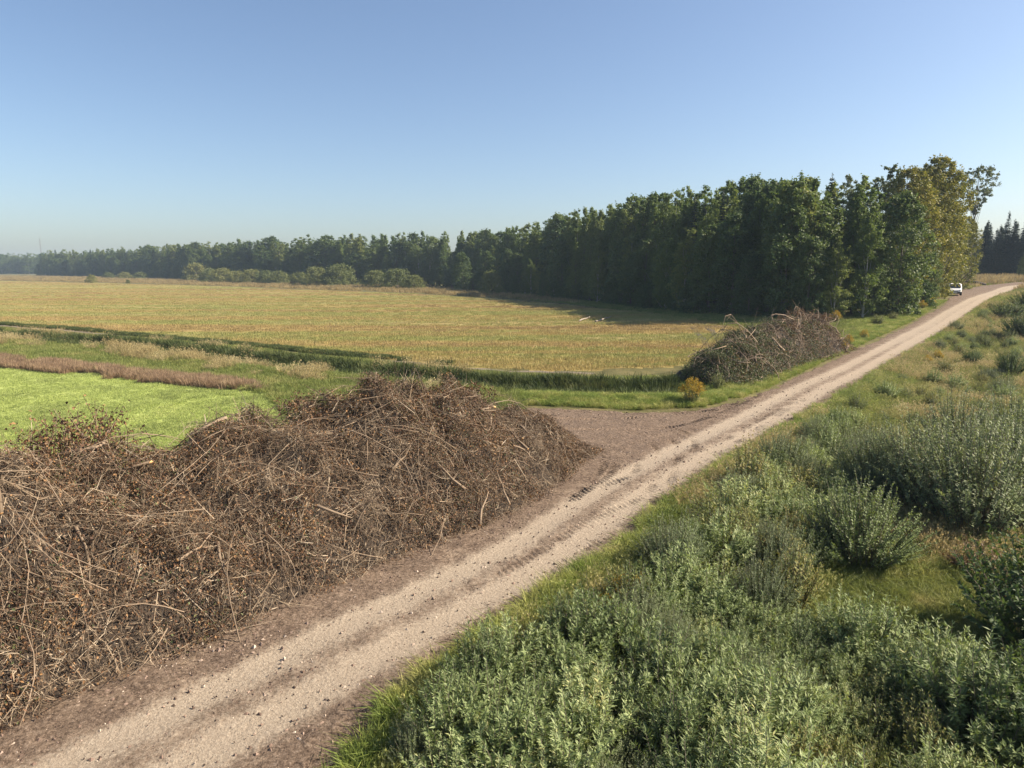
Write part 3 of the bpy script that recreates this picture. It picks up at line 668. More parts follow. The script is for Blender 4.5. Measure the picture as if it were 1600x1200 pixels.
K['under'] = [kindmesh('under', broadleaf(310 + q, 5, 2.3, .02, 'bush', 150, 42, .24, .2, 8, .06), 'bark', 'alder') for q in range(2)]
TR = np.random.default_rng(99)
REFH = {'aspen': 22, 'birch': 21, 'alder': 18, 'yellow': 23, 'greytree': 23, 'airy': 22, 'bush': 4.5, 'spruce': 19, 'under': 5}
def tree(kind, name, x, y, h, label, group=None, wide=1.0, cat='tree', var=None, z=None):
    v = TR.integers(0, len(K[kind])) if var is None else var
    tm, cm = K[kind][v % len(K[kind])]; s = h / REFH[kind]
    e = empty(name, (x, y, (hz(x, y) if z is None else z) - .1), TR.uniform(0, 6.28), (s * wide, s * wide, s))
    obj('trunk', tm, None, e); obj('crown', cm, None, e)
    return tag(e, label, cat, group)

FL = spots([(1400, 492), (1330, 498), (1250, 500), (1170, 496), (1100, 490), (1000, 481), (900, 469), (800, 456), (700, 448), (600, 446), (480, 442), (300, 437), (200, 433.5), (120, 431.5), (60, 430.5)])
FL = np.array(FL); seg = np.hypot(*(FL[1:] - FL[:-1]).T); FA = np.concatenate([[0], np.cumsum(seg)])
def fline(s): return np.array([np.interp(s, FA, FL[:, 0]), np.interp(s, FA, FL[:, 1])])
s = 0.0
while s < FA[-1]:
    p = fline(s); q = fline(min(s + 2, FA[-1])) - fline(max(s - 2, 0)); q /= np.linalg.norm(q); nb = np.array([-q[1], q[0]]) * -1      # away from the field
    if nb[1] < 0: nb = -nb
    d = math.hypot(*p); step = 3.6 if d < 190 else 5.4 if d < 330 else 8.5
    reg = 0 if d < 190 else 1 if d < 330 else 2
    wide = 1.0 if reg == 0 else 1.15 if reg == 1 else 1.5
    for row in range(4 if reg == 0 else 3):
        off = row * (4.2 if reg == 0 else 5.5) + TR.uniform(-1.2, 1.2); pos = p + nb * off + q * (TR.uniform(-.4, .4) * step + (row % 2) * step * .5)
        if row == 0: kind = TR.choice(['alder', 'alder', 'aspen', 'birch', 'under']) ; h = TR.uniform(9, 17)
        else: kind = TR.choice(['aspen', 'aspen', 'birch', 'alder', 'spruce'], p=[.42, .15, .26, .14, .03]); h = (TR.uniform(14.5, 18.5) + row * .9 + 4.6 * float(ss(112, 140, d))) if reg == 0 else TR.uniform(18.5, 22.5) + row * 1.4
        if kind == 'under': h = TR.uniform(4, 7)
        nm = {'aspen': 'aspen_tree', 'birch': 'birch_tree', 'alder': 'alder_tree', 'spruce': 'spruce_tree', 'under': 'understorey_bush'}[kind]
        word = {'aspen': 'slender dark green aspen', 'birch': 'light barked birch', 'alder': 'dense dark broadleaf tree', 'spruce': 'pointed dark spruce', 'under': 'low dark bush'}[kind]
        where = ['in the tall shaded forest wall behind far brush pile', 'in the middle forest stretch beyond the stubble field', 'in the distant forest stretch beyond the bush row'][reg]
        tree(kind, nm, pos[0], pos[1], h * (1.06 if reg == 2 else 1), word + (', front row, ' if row == 0 else ', back rows, ') + where, ['near forest wall', 'middle forest stretch', 'far forest stretch'][reg] + (' front ' if row == 0 else ' back ') + kind, wide * TR.uniform(.9, 1.2), 'bush' if kind == 'under' else 'tree')
    s += step * TR.uniform(.8, 1.2)

def at(u, v, d):
    """ground position under picture column u at forward distance d"""
    return ((u - 800) / FPX * d * (math.cos(PITCH) + (600 - 440) / FPX * math.sin(PITCH)) if False else (u - 800) / (FPX / math.cos(PITCH)) * d * 1.02, d)
# the clump at the road end of the forest
for kind, nm, u, d, h, w, lab in (
    ('yellow', 'yellowing_birch', 1440, 118, 23.6, 1.05, 'tallest yellow green tree at the road end of the forest'),
    ('yellow', 'yellowing_birch', 1422, 124, 22.5, .8, 'narrow yellow green tree leaning against the tallest one'),
    ('yellow', 'yellowing_birch', 1446, 126, 21.5, .8, 'sunlit yellow green tree right of the tallest one'),
    ('yellow', 'yellowing_birch', 1400, 113, 21.5, 1.05, 'broad olive tree just left of the tallest yellow green tree'),
    ('greytree', 'grey_poplar', 1366, 120, 23.0, 1.15, 'pale grey green tall tree with open crown near the road end of forest'),
    ('aspen', 'aspen_tree', 1330, 124, 21.5, 1.3, 'rounded green tree left of the pale grey green tree'),
    ('birch', 'birch_tree', 1245, 122, 21.5, 1.4, 'full crowned green tree rising above the forest wall behind far brush pile'),
    ('yellow', 'yellowing_birch', 1464, 136, 18.0, .9, 'yellow leaved tree closest to the road above the parked van'),
    ('yellow', 'yellowing_birch', 1490, 150, 15.5, .95, 'smaller yellow tree standing behind the parked van'),
    ('alder', 'alder_tree', 1350, 108, 14.0, 1.0, 'dark dense tree at the foot of the forest corner'),
    ('alder', 'alder_tree', 1385, 106, 11.0, .9, 'lower dark green tree under the olive tree at forest corner'),
    ('yellow', 'young_tree', 1412, 104, 7.5, 1.1, 'bright green young tree in front of the forest corner'),
    ('alder', 'alder_tree', 1440, 112, 9.0, .9, 'mid green low tree beneath the tallest yellow green tree'),
    ('under', 'forest_edge_bush', 1382, 98, 4.2, 1.2, 'pale grey green bush at the forest corner beside the verge'),
    ('under', 'forest_edge_bush', 1432, 104, 4.2, 1.1, 'dark green bush at the verge below the young tree'),
    ('airy', 'airy_aspen', 1501, 165, 27, 1.0, 'thin tree with airy see through crown right of the forest end'),
    ('greytree', 'grey_poplar', 1300, 128, 22.5, 1.0, 'greyish tree with broken top in the forest between two full crowns')):
    x, y = at(u, 0, d); tree(kind, nm, x, y, h, lab, None, w)
# spruce wood beyond the bend on the right
FARMEADOW = [at(1470, 0, 158), at(1470, 0, 235), at(1720, 0, 235), at(1720, 0, 128)]
scatter('bend_meadow_grass', sample(FARMEADOW, 7000, 0, 100, 18, .6), T_pale[:1] + T_rough[:4], .9, 2.0, label='yellow green meadow grass between the bend of the road and the spruces', cat='grass', seed=18)
for q in range(105):
    u = TR.uniform(1470, 1700); d = TR.uniform(222, 262); x, y = at(u, 0, d)
    tree('spruce', 'spruce_tree', x, y, TR.uniform(12, 19), 'dark spruce in the wood beyond the bend of the road', 'spruce wood beyond the bend', 1.5)
for u, d, h, lab in ((1553, 224, 20.5, 'tall pointed spruce near the middle of the wood beyond the bend'), (1582, 222, 21.5, 'tallest spruce rising above the wood at the right edge')):
    x, y = at(u, 0, d); tree('spruce', 'spruce_tree', x, y, h, lab, None, 1.1)
x, y = at(1586, 0, 205); tree('bush', 'young_larch', x, y, 7, 'light green young tree in front of the dark spruces', None, .35)
# rounded bushes and small trees standing in front of the forest
for kind, nm, u, v, h, w, lab in (
    ('bush', 'willow_bush', 622, 451, 7.4, 1.3, 'wide rounded olive bush at the field edge left of the dark trees'),
    ('bush', 'willow_bush', 588, 450, 6.8, 1.2, 'rounded bush overlapping the left side of the wide olive bush'),
    ('bush', 'willow_bush', 532, 447, 9.6, 1.1, 'tallest yellow green rounded bush at the field edge'),
    ('bush', 'willow_bush', 495, 447, 8.2, 1.15, 'rounded green bush left of the tallest yellow green bush'),
    ('bush', 'willow_bush', 435, 444, 6.4, 1.3, 'low green bush in the middle of the bush row'),
    ('bush', 'willow_bush', 395, 443, 7.0, 1.3, 'green bush third from the end of the bush row'),
    ('bush', 'willow_bush', 350, 442, 7.6, 1.3, 'olive bush second from the end of the bush row'),
    ('bush', 'willow_bush', 308, 439, 10.5, 1.1, 'grey green bush at the far end of the bush row'),
    ('bush', 'willow_bush', 470, 446, 6.0, 1.2, 'small green bush just left of the two largest rounded bushes'),
    ('bush', 'willow_bush', 415, 443.5, 6.6, 1.2, 'green bush between the low green bush and the third from the end'),
    ('bush', 'willow_bush', 372, 442.5, 6.2, 1.2, 'green bush between the second and the third from the end'),
    ('bush', 'willow_bush', 329, 441, 7.4, 1.2, 'pale green bush next to the grey green end bush'),
    ('bush', 'willow_bush', 647, 452, 5.4, 1.2, 'low end bush right of the wide olive bush'),
    ('bush', 'willow_bush', 170, 435.5, 4.4, 1.4, 'low pale bush below the distant forest, left one'),
    ('bush', 'willow_bush', 220, 436, 5.0, 1.4, 'low pale bush below the distant forest, right one'),
    ('bush', 'orange_bush', 458, 446, 2.6, .8, 'small orange brown bush in the bush row'),
    ('alder', 'alder_tree', 722, 455, 13.5, 1.15, 'rounded dark tree, first of the clump standing before the forest'),
    ('alder', 'alder_tree', 760, 456, 13.8, 1.25, 'rounded dark tree in the middle of the clump before the forest'),
    ('alder', 'alder_tree', 795, 457, 14.5, 1.1, 'rounded tree with lit crown at the near end of the clump'),
    ('bush', 'young_tree', 768, 461, 7.0, .8, 'small light olive tree before the dark clump'),
    ('alder', 'young_tree', 805, 463, 6.0, .8, 'small dark green tree right of the light olive tree'),
    ('alder', 'young_tree', 848, 466, 7.0, .8, 'small dark tree at the foot of the forest wall'),
    ('bush', 'field_bush', 143, 442, 4.4, .9, 'lone round green bush standing in the pale grass'),
    ('bush', 'field_bush', 200, 443, 2.0, .8, 'tiny olive bush to the right of the lone round bush'),
    ('bush', 'field_bush', 195, 436, 5.0, 1.4, 'low flat pale bush below the distant forest')):
    x, y = spot(u, v); o = tree(kind, nm, x, y, h, lab, None, w, 'bush' if 'bush' in nm else 'tree')
    if nm == 'orange_bush':
        c = [k for k in o.children if k.name.startswith('crown')][0]; me = c.data.copy(); me.materials.clear(); me.materials.append(M['dry_shrub']); c.data = me
# far forest beyond the left end of the fields
for q in range(96):
    u = TR.uniform(-160, 100); d = TR.uniform(880, 960); x, y = at(u, 0, d)
    tree(TR.choice(['alder', 'birch']), 'distant_tree', x, y, TR.uniform(20, 28), 'pale blue distant tree in the farthest forest at the picture edge', 'farthest forest', 1.9)
# radio mast far behind the forest
e = empty('radio_mast', (*at(81, 0, 980), 0)); x = e.location
lat = []
for k in range(3):
    a = k * 2.094; lat.append(tubes(np.array([[[.8 * math.cos(a), .8 * math.sin(a), 0], [.6 * math.cos(a), .6 * math.sin(a), 46]]]), np.array([[.16, .12]]), 4))
obj('lattice_leg_frame', mesh_np('lattice', *join(lat)), plain('mast_steel', (.16, .15, .15), .6, .3), e)
br = []
for k in range(30):
    a = k * 2.094; b = a + 2.094; z0, z1 = k * 1.5, k * 1.5 + 1.5; br.append(tubes(np.array([[[.75 * math.cos(a), .75 * math.sin(a), z0], [.75 * math.cos(b), .75 * math.sin(b), z1]]]), np.array([[.07, .07]]), 4))
obj('bracing', mesh_np('bracing', *join(br)), M['bark'], e)
obj('antenna', mesh_np('antenna', *tubes(np.array([[[0, 0, 45], [0, 0, 52]]]), np.array([[.1, .06]]), 5)), M['bark'], e)
tag(e, 'thin radio mast rising above the distant forest', 'mast')

# ------------------------------------------------------------------ brush piles
def pile(name, axis, W, crest, label, nbranch, ntwig, nleaf, seed, leafmats, tw=(.004, .009), mess=1.0, fat=1.0, sprout=()):
    """axis: polyline of the crest on the ground; W half width (s), crest height (s)"""
    rng = np.random.default_rng(seed)
    A = np.array(smooth_line(axis, 6)); sg = np.hypot(*(A[1:] - A[:-1]).T); al = np.concatenate([[0], np.cumsum(sg)]); L = al[-1]
    def base(s, p):
        s = np.asarray(s, float); f = np.clip(s, 0, L)
        x = np.interp(f, al, A[:, 0]); y = np.interp(f, al, A[:, 1]); e_ = .2
        tx = np.interp(np.clip(f + e_, 0, L), al, A[:, 0]) - np.interp(np.clip(f - e_, 0, L), al, A[:, 0]); ty = np.interp(np.clip(f + e_, 0, L), al, A[:, 1]) - np.interp(np.clip(f - e_, 0, L), al, A[:, 1])
        n_ = np.maximum(np.hypot(tx, ty), 1e-6); tx, ty = tx / n_, ty / n_
        x = x + tx * (s - f) + ty * p; y = y + ty * (s - f) - tx * p
        return x, y
    def top(s, p):
        h = np.interp(s, crest[0], crest[1]); w = np.interp(s, W[0], W[1])
        q = np.clip(1 - (np.abs(p) / w) ** 1.7, 0, 1) ** .95
        e_ = np.clip(np.minimum(s + 1.2, L + 1.2 - s) / 2.2, 0, 1) ** .6
        x, y = base(s, p)
        return h * q * e_ * (1 + .30 * noise(x, y, 1.7, seed) + .26 * noise(x, y, .6, seed + 1)) + .22 * noise(x, y, .8, seed + 2) * (q > 0)
    def surf(s, p):
        x, y = base(s, p); return np.stack([x, y, height(x, y) + top(s, p)], -1)
    o = empty(name, tuple(surf(np.array([L / 2]), np.array([0.0]))[0] * [1, 1, 0]))
    root = np.array(o.location)
    # packed inside
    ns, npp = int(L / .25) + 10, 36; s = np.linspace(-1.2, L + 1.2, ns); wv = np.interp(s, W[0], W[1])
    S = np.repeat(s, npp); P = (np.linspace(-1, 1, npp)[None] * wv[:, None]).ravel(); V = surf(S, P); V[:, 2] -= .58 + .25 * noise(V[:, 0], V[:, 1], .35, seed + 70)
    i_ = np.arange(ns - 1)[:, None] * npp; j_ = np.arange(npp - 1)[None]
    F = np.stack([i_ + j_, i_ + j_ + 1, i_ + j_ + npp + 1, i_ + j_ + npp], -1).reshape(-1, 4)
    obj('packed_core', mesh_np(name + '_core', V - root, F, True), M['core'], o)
    def picks(n, bias=.25):
        s_ = rng.uniform(-1.0, L + 1.0, n); p_ = rng.uniform(-.45 if bias else -1, 1.0, n) * np.interp(s_, W[0], W[1]); return s_, p_
    def frame(s_, p_):
        e_ = .08; a = surf(s_ + e_, p_) - surf(s_ - e_, p_); b = surf(s_, p_ + e_) - surf(s_, p_ - e_)
        a = unit(a); b = unit(b); n_ = unit(np.cross(b, a)); n_ = np.where(n_[:, 2:3] < 0, -n_, n_); return a, b, n_
    # branches, each its own piece
    var = []
    for q in range(36):
        Lb = rng.uniform(1.0, 4.0); r0 = rng.uniform(.006, .016) * (.6 + Lb / 4)
        if q % 9 == 0: Lb, r0 = rng.uniform(.7, 1.5), rng.uniform(.04, .065); k = 6; tt = np.linspace(0, 1, k)
        bend = rng.normal(0, .17, 2); P_ = np.stack([Lb * (tt - .5), bend[0] * Lb * np.sin(tt * 3.1) + np.cumsum(rng.normal(0, .025, k)), bend[1] * .6 * Lb * np.sin(tt * 3.1) + np.cumsum(rng.normal(0, .02, k))], 1)
        prt = [tubes(P_[None], (r0 * (1 - .72 * tt))[None], 5, True, rng)]
        for f in range(rng.integers(1, 3)):
            kk = rng.integers(2, 5); st = P_[kk]; dv = unit(np.array([1, rng.normal(0, .8), rng.normal(.1, .5)])); ln = Lb * rng.uniform(.15, .35)
            prt.append(tubes(np.stack([st, st + dv * ln * .5, st + dv * ln + rng.normal(0, .05, 3)])[None], (r0 * np.array([.5, .35, .12]))[None], 3, False, rng))
        V_, F_ = join(prt); me = mesh_np('branch', V_, F_, True); me.materials.append(M['branch']); me.materials.append(M['wood'])
        mi = np.zeros(len(me.polygons), np.int32)
        for pi, pl in enumerate(me.polygons):
            if len(pl.vertices) == 5: mi[pi] = 1
        me.polygons.foreach_set('material_index', mi); var.append(me)
    from mathutils import Matrix
    s_ = rng.uniform(-.6, L + .6, nbranch); wv_ = np.interp(s_, W[0], W[1]); p_ = rng.uniform(-.22, .98, nbranch) * wv_; a, b, n_ = frame(s_, p_); C = surf(s_, p_)
    th = rng.normal(math.pi / 2, .8, nbranch); th = np.where(rng.uniform(0, 1, nbranch) < .35, rng.uniform(-.5, .5, nbranch), th)
    vi = rng.integers(0, len(var), nbranch); hl = np.array([v.vertices[0].co.x for v in var]); hl = np.abs(hl)[vi] * .8
    E1 = surf(s_ + np.cos(th) * hl, np.clip(p_ + np.sin(th) * hl * .8, -wv_, wv_)); E0 = surf(s_ - np.cos(th) * hl, np.clip(p_ - np.sin(th) * hl * .8, -wv_, wv_))
    D = unit(E1 - E0); C = C * .55 + (E0 + E1) * .225
    for q in range(nbranch):
        d_ = D[q]; up = n_[q]; yv = unit(np.cross(up, d_)); zv = np.cross(d_, yv)
        if rng.uniform() < .5: d_, yv = -d_, -yv
        mt = Matrix(((d_[0], yv[0], zv[0]), (d_[1], yv[1], zv[1]), (d_[2], yv[2], zv[2])))
        obj('branch', var[vi[q]], None, o, tuple(C[q] + n_[q] * rng.uniform(-.06, .12) - root), mt.to_euler(), (1, fat, fat))
    # twigs
    nsp = ntwig // 15; s_, p_ = picks(nsp); a, b, n_ = frame(s_, p_); C = surf(s_, p_) + n_ * rng.uniform(-.42, .10, nsp)[:, None]
    th = math.pi / 2 + 3.0 * noise(C[:, 0], C[:, 1], 1.4, seed + 5) + rng.normal(0, .9 * mess, nsp) + math.pi * (rng.uniform(0, 1, nsp) < .35)
    d_ = unit(a * np.cos(th)[:, None] + b * np.sin(th)[:, None] + n_ * rng.normal(.04, .2, nsp)[:, None]); ls = rng.gamma(5, .22, nsp).clip(.4, 2.6); sv = unit(np.cross(d_, n_)); bw = rng.normal(0, .2, nsp)
    rs = rng.uniform(tw[0] * 1.2, tw[1] * 1.5, nsp)
    wv_ = np.interp(s_, W[0], W[1]); E1 = surf(s_ + np.cos(th) * ls * .45, np.clip(p_ + np.sin(th) * ls * .36, -wv_, wv_)); E0 = surf(s_ - np.cos(th) * ls * .45, np.clip(p_ - np.sin(th) * ls * .36, -wv_, wv_)); d_ = unit(unit(E1 - E0) + n_ * rng.normal(.03, .17 * mess, nsp)[:, None]); sv = unit(np.cross(d_, n_))
    stem = np.stack([C - d_ * ls[:, None] * .5, C + sv * (bw * ls)[:, None], C + d_ * ls[:, None] * .5], 1)
    m_ = 14; tq = rng.uniform(.15, .98, (nsp, m_)); org = C[:, None] + d_[:, None] * (ls[:, None] * (tq - .5))[..., None] + sv[:, None] * ((bw * ls)[:, None] * (1 - np.abs(2 * tq - 1)))[..., None]
    dt = unit(d_[:, None] * rng.uniform(.5, 1.3, (nsp, m_, 1)) + sv[:, None] * rng.normal(0, .6, (nsp, m_, 1)) + n_[:, None] * rng.normal(.07 * mess, .38 * mess, (nsp, m_, 1))); lt = (ls[:, None] * rng.uniform(.12, .5, (nsp, m_)) * (1.15 - tq * .7))[..., None]
    mid_ = org + dt * lt * .5 + rng.normal(0, .03, org.shape); tip = org + dt * lt + np.array([0, 0, -1]) * lt * rng.uniform(0, .25, (nsp, m_, 1))
    P3 = np.concatenate([stem, np.stack([org, mid_, tip], 2).reshape(-1, 3, 3)]); nt_ = len(P3)
    r0 = np.concatenate([rs, (rs[:, None] * rng.uniform(.3, .6, (nsp, m_))).ravel()])[:, None] * np.array([[1, .75, .3]])
    P3[:, :, 2] = np.maximum(P3[:, :, 2], height(P3[:, :, 0], P3[:, :, 1]) + .02)
    V_, F_ = thorns(P3, r0, rng)
    tg = obj('twigs', mesh_np(name + '_twigs', V_ - root, F_, False), M['twig'], o); tag(tg, kind='stuff')
    # short broken twigs and bark matted down inside the heap
    s_, p_ = picks(nleaf); a, b, n_ = frame(s_, p_); C = surf(s_, p_) + n_ * rng.uniform(-.55, -.05, nleaf)[:, None]; th = rng.uniform(0, 6.283, nleaf)
    d_ = a * np.cos(th)[:, None] + b * np.sin(th)[:, None] + n_ * rng.normal(0, .3, nleaf)[:, None]; sz = rng.uniform(.1, .34, nleaf)
    V_, F_ = leaves(C, d_, n_ + rng.normal(0, .5, (nleaf, 3)), sz, rng.uniform(.008, .026, nleaf) * fat, .3)
    tag(obj('broken_twigs', mesh_np(name + '_broken', V_ - root, F_, False), M['twig'], o), kind='stuff')
    # leaves caught in the brush
    for mt_, cnt, rule in leafmats:
        n0 = cnt * 2; s_, p_ = picks(n0); X = surf(s_, p_); dens = noise(X[:, 0], X[:, 1], 1.3, seed + 9) + .6 * noise(X[:, 0], X[:, 1], .5, seed + 10) + rule(s_ / L)
        m_ = dens > rng.uniform(-.1, .55, n0); s_, p_ = s_[m_][:cnt], p_[m_][:cnt]
        a, b, n_ = frame(s_, p_); C = surf(s_, p_) + n_ * rng.uniform(-.3, .16, len(s_))[:, None]; k = len(C)
        ax = rdir(rng, k) + b * .6 + np.array([0, 0, -.5]); sz = rng.uniform(.03, .085, k) * (fat ** .8)
        V_, F_ = leaves(C, ax, rdir(rng, k), sz, sz * rng.uniform(.4, .8, k), .15)
        lo = obj('dead_leaves' if mt_ == 'deadleaf' else 'wilting_leaves', mesh_np(name + '_leaves', V_ - root, F_, False), M[mt_], o); tag(lo, kind='stuff')
    # leafy shoots that stick up from the crest
    for (ss_, pp_, n2, hh, lm) in sprout:
        c0 = surf(np.array([ss_]), np.array([pp_]))[0]; b0 = c0 + rng.normal(0, .35, (n2, 3)) * [1, 1, .2]; dv = unit(rng.normal(0, .5, (n2, 3)) + [0, 0, 1.0]); ln = hh * rng.uniform(.5, 1.1, n2)[:, None]
        P3 = np.stack([b0 - dv * .3, b0 + dv * ln * .5, b0 + dv * ln + rng.normal(0, .08, (n2, 3))], 1)
        Vt, Ft = tubes(P3, np.tile([[.014, .009, .004]], (n2, 1)), 3, False, rng)
        obj('upright_shoots', mesh_np(name + '_shoots', Vt - root, Ft), M['twig'], o)
        if lm:
            q = 16; tt = rng.uniform(.3, 1, (n2, q))[..., None]; pc = (b0[:, None] + dv[:, None] * ln[:, None] * tt).reshape(-1, 3) + rng.normal(0, .07, (n2 * q, 3)); sz = rng.uniform(.05, .11, len(pc))
            Vl, Fl = leaves(pc, rdir(rng, len(pc)), rdir(rng, len(pc)), sz, sz * .6, .15)
            obj('shoot_leaves', mesh_np(name + '_shoot_leaves', Vl - root, Fl), M[lm], o)
    return tag(o, label, 'brush pile')

def off(P, k):   # shift to the left of the road direction
    return (P[0] - RD[1] * k, P[1] + RD[0] * k)
front_pts = spots([(0, 1135), (300, 1008), (480, 932), (620, 872), (750, 816), (850, 765), (905, 712)])
fr = [tuple(np.array(front_pts[0]) + d0 * 6)] + front_pts
ax = [off(p, w) for p, w in zip(fr, (3.8, 3.8, 3.8, 3.8, 3.8, 3.7, 3.2, 2.0))]
Lp = sum(math.hypot(b[0] - a[0], b[1] - a[1]) for a, b in zip(ax[:-1], ax[1:]))
print('pile axis', [tuple(round(k, 1) for k in p) for p in ax], Lp)
pile('brush_pile', ax, ([0, Lp * .75, Lp], [4.1, 4.1, 2.6]),
     ([0, 6, 8, 10, 11.5, 12.5, 13.2, 14.2, 16, 18, 20, 21, 22, 23, 24, 25, 26, Lp], [3.6, 3.8, 3.85, 3.45, 3.1, 3.1, 3.3, 3.65, 3.7, 3.75, 3.8, 3.5, 3.2, 2.9, 2.55, 2.25, 2.0, 1.5]),
     'long high brown brush pile of cut branches along the near side of the dirt road', 300, 76000, 90000, 11,
     [('deadleaf', 95000, lambda t: .30 + .15 * t), ('greenleaf', 14000, lambda t: -.05 + 0 * t)],
     sprout=((9.0, -1.0, 70, 1.1, 'deadleaf'), (9.9, -1.0, 60, 1.2, 'deadleaf'), (20.0, -.6, 34, 1.1, None), (13.6, -.8, 20, .9, None), (15.5, -.8, 24, .8, 'deadleaf'), (23, -.2, 30, .6, 'deadleaf'), (7, -.6, 40, .7, 'deadleaf')))
fp = spots([(1158, 608), (1210, 594), (1262, 574), (1326, 545)])
ax2 = [off(p, w) for p, w in zip(fp, (2.6, 3.2, 3.4, 2.8))]
L2 = sum(math.hypot(b[0] - a[0], b[1] - a[1]) for a, b in zip(ax2[:-1], ax2[1:]))
print('far pile', ax2, L2)
pile('brush_pile', ax2, ([0, L2], [3.2, 3.6]), ([0, L2 * .12, L2 * .3, L2 * .5, L2 * .72, L2 * .9, L2], [1.8, 2.3, 2.7, 2.9, 3.2, 3.4, 2.7]),
     'smaller leafy brush pile standing between the stubble field and the dirt road', 160, 18000, 26000, 23,
     [('deadleaf', 9000, lambda t: .05 + .25 * t), ('greenleaf', 34000, lambda t: .75 - 1.1 * t)], tw=(.005, .012), mess=1.7, fat=2.0,
     sprout=[(L2 * q, p_, 36, h_, 'greenleaf' if q < .6 else 'deadleaf') for q, p_, h_ in ((.02, .6, .7), (.08, -.4, .6), (.15, 1.6, .7), (.25, -.8, .6), (.3, 1.2, .6), (.4, -.6, .7), (.45, 1.8, .6), (.55, -.6, .8), (.63, .8, .7), (.7, -.8, 1.1), (.78, -.3, 1.2), (.86, -.6, 1.2), (.9, 1.2, .8), (.98, .3, .9))])

# ------------------------------------------------------------------ shrubs and herbs
def shrub(seed, H, Wd, stems, per, leaf, aspect=.24, arch=.5, start=.25):
    rng = np.random.default_rng(seed); k = 5
    a = rng.uniform(0, 6.283, stems); r = Wd * .5 * np.sqrt(rng.uniform(0, 1, stems)); b = np.stack([r * .45 * np.cos(a), r * .45 * np.sin(a), np.zeros(stems)], 1)
    h = H * (1 - .45 * (r / (Wd * .5)) ** 2) * rng.uniform(.75, 1.08, stems)
    e_ = np.stack([r * np.cos(a) * 1.05, r * np.sin(a) * 1.05, h], 1) + rng.normal(0, .05, (stems, 3)) * Wd
    e_[:, 2] = np.maximum(e_[:, 2], .25 * H)
    tt = np.linspace(0, 1, k)[None, :, None]
    P = b[:, None] * (1 - tt) + e_[:, None] * tt; P[:, :, :2] = b[:, None, :2] + (e_ - b)[:, None, :2] * tt ** 1.5 ; P = P + rng.normal(0, .012, P.shape) * H
    T = tubes(P, np.tile(np.linspace(.011, .003, k)[None], (stems, 1)) * (H / 1.6) ** .5, 3, rng=rng)
    tq = start + (1 - start) * rng.uniform(0, 1, (stems, per)) ** .75; x = tq * (k - 1); i0 = np.clip(x.astype(int), 0, k - 2); fr_ = (x - i0)[..., None]
    si = np.arange(stems)[:, None]; C = P[si, i0] * (1 - fr_) + P[si, i0 + 1] * fr_; tan = unit(P[si, i0 + 1] - P[si, i0])
    C = C.reshape(-1, 3); tan = tan.reshape(-1, 3); n = len(C); sd_ = unit(np.cross(tan, rdir(rng, n)))
    axd = tan * rng.uniform(.35, 1.1, n)[:, None] + sd_; nr = np.cross(axd, np.cross(tan, sd_)) + rng.normal(0, .3, (n, 3)); nr = np.where(nr[:, 2:3] < 0, -nr, nr)
    sz = leaf * rng.uniform(.6, 1.25, n) * (1.15 - .5 * tq.ravel() ** 3)
    return T, leaves(C, axd, nr, sz, sz * aspect, .12)
def shrubmesh(nm, tc, leafm):
    (Tv, Tf), (Cv, Cf) = tc; a = mesh_np(nm + '_stems', Tv, Tf); a.materials.append(M['bark']); b = mesh_np(nm + '_foliage', Cv, Cf); b.materials.append(M[leafm]); return a, b
SH = {}
SH['willow'] = [shrubmesh('willow', shrub(400 + q, 1.6, 1.6, 78, 58, .125, .24), 'willow') for q in range(5)]
SH['silver'] = [shrubmesh('silver', shrub(420 + q, 3.2, 3.4, 240, 80, .115, .28), 'silver') for q in range(3)]
SH['herb'] = [shrubmesh('herb', shrub(440 + q, 1.2, 1.1, 70, 46, .075, .3), 'herb') for q in range(3)]
SH['round'] = [shrubmesh('round', shrub(450 + q, 2.3, 2.7, 230, 75, .075, .45), 'willow') for q in range(2)]
SH['red'] = [shrubmesh('red', shrub(460, 1.2, 1.5, 60, 30, .09, .45), 'dry_shrub')]
SH['darkbush'] = [shrubmesh('darkbush', shrub(470 + q, 2.4, 3.0, 150, 60, .12, .5), 'alder') for q in range(2)]
REFS = {'willow': 1.6, 'silver': 3.2, 'herb': 1.2, 'round': 2.3, 'red': 1.2, 'darkbush': 2.4}
def bush(kind, name, x, y, h, label, group=None, wide=1.0, cat='shrub'):
    v = TR.integers(0, len(SH[kind])); tm, cm = SH[kind][v]; s = h / REFS[kind]
    e = empty(name, (x, y, hz(x, y) - .05), TR.uniform(0, 6.28), (s * wide, s * wide, s))
    obj('stems', tm, None, e); obj('foliage', cm, None, e); return tag(e, label, cat, group)
THICKET = [(1.2, 7.0)] + spots([(640, 1190), (715, 1100), (800, 1040), (960, 985), (1060, 930), (1150, 930), (1280, 960), (1400, 985), (1500, 1040), (1560, 1190)]) + [(8.2, 6.5)]
pts = []
for p in sample(THICKET, 1500, 0, 20, 31, .6):
    if all(math.hypot(p[0] - q[0], p[1] - q[1]) > .62 for q in pts): pts.append(p)
for p in pts:
    g_ = float(noise(p[0], p[1], 1.8, 63)); k = 'herb' if g_ > .2 else 'silver' if g_ < -.22 else 'willow'
    if k != 'willow':
        bush(k, 'herb_shrub' if k == 'herb' else 'silver_shrub', p[0], p[1], TR.uniform(.9, 1.5), ('yellowish herb' if k == 'herb' else 'low silvery shrub') + ' growing among the willow thicket filling the lower right', 'thicket ' + k, TR.uniform(.8, 1.1)); continue
    bush('willow', 'willow_shrub', p[0], p[1], TR.uniform(.9, 1.5) + 1.5 * max(0, float(noise(p[0], p[1], 2.2, 61)) + .15), 'knee to head high willow shrub in the dense thicket filling the lower right', 'willow thicket beside the road', TR.uniform(.9, 1.2))
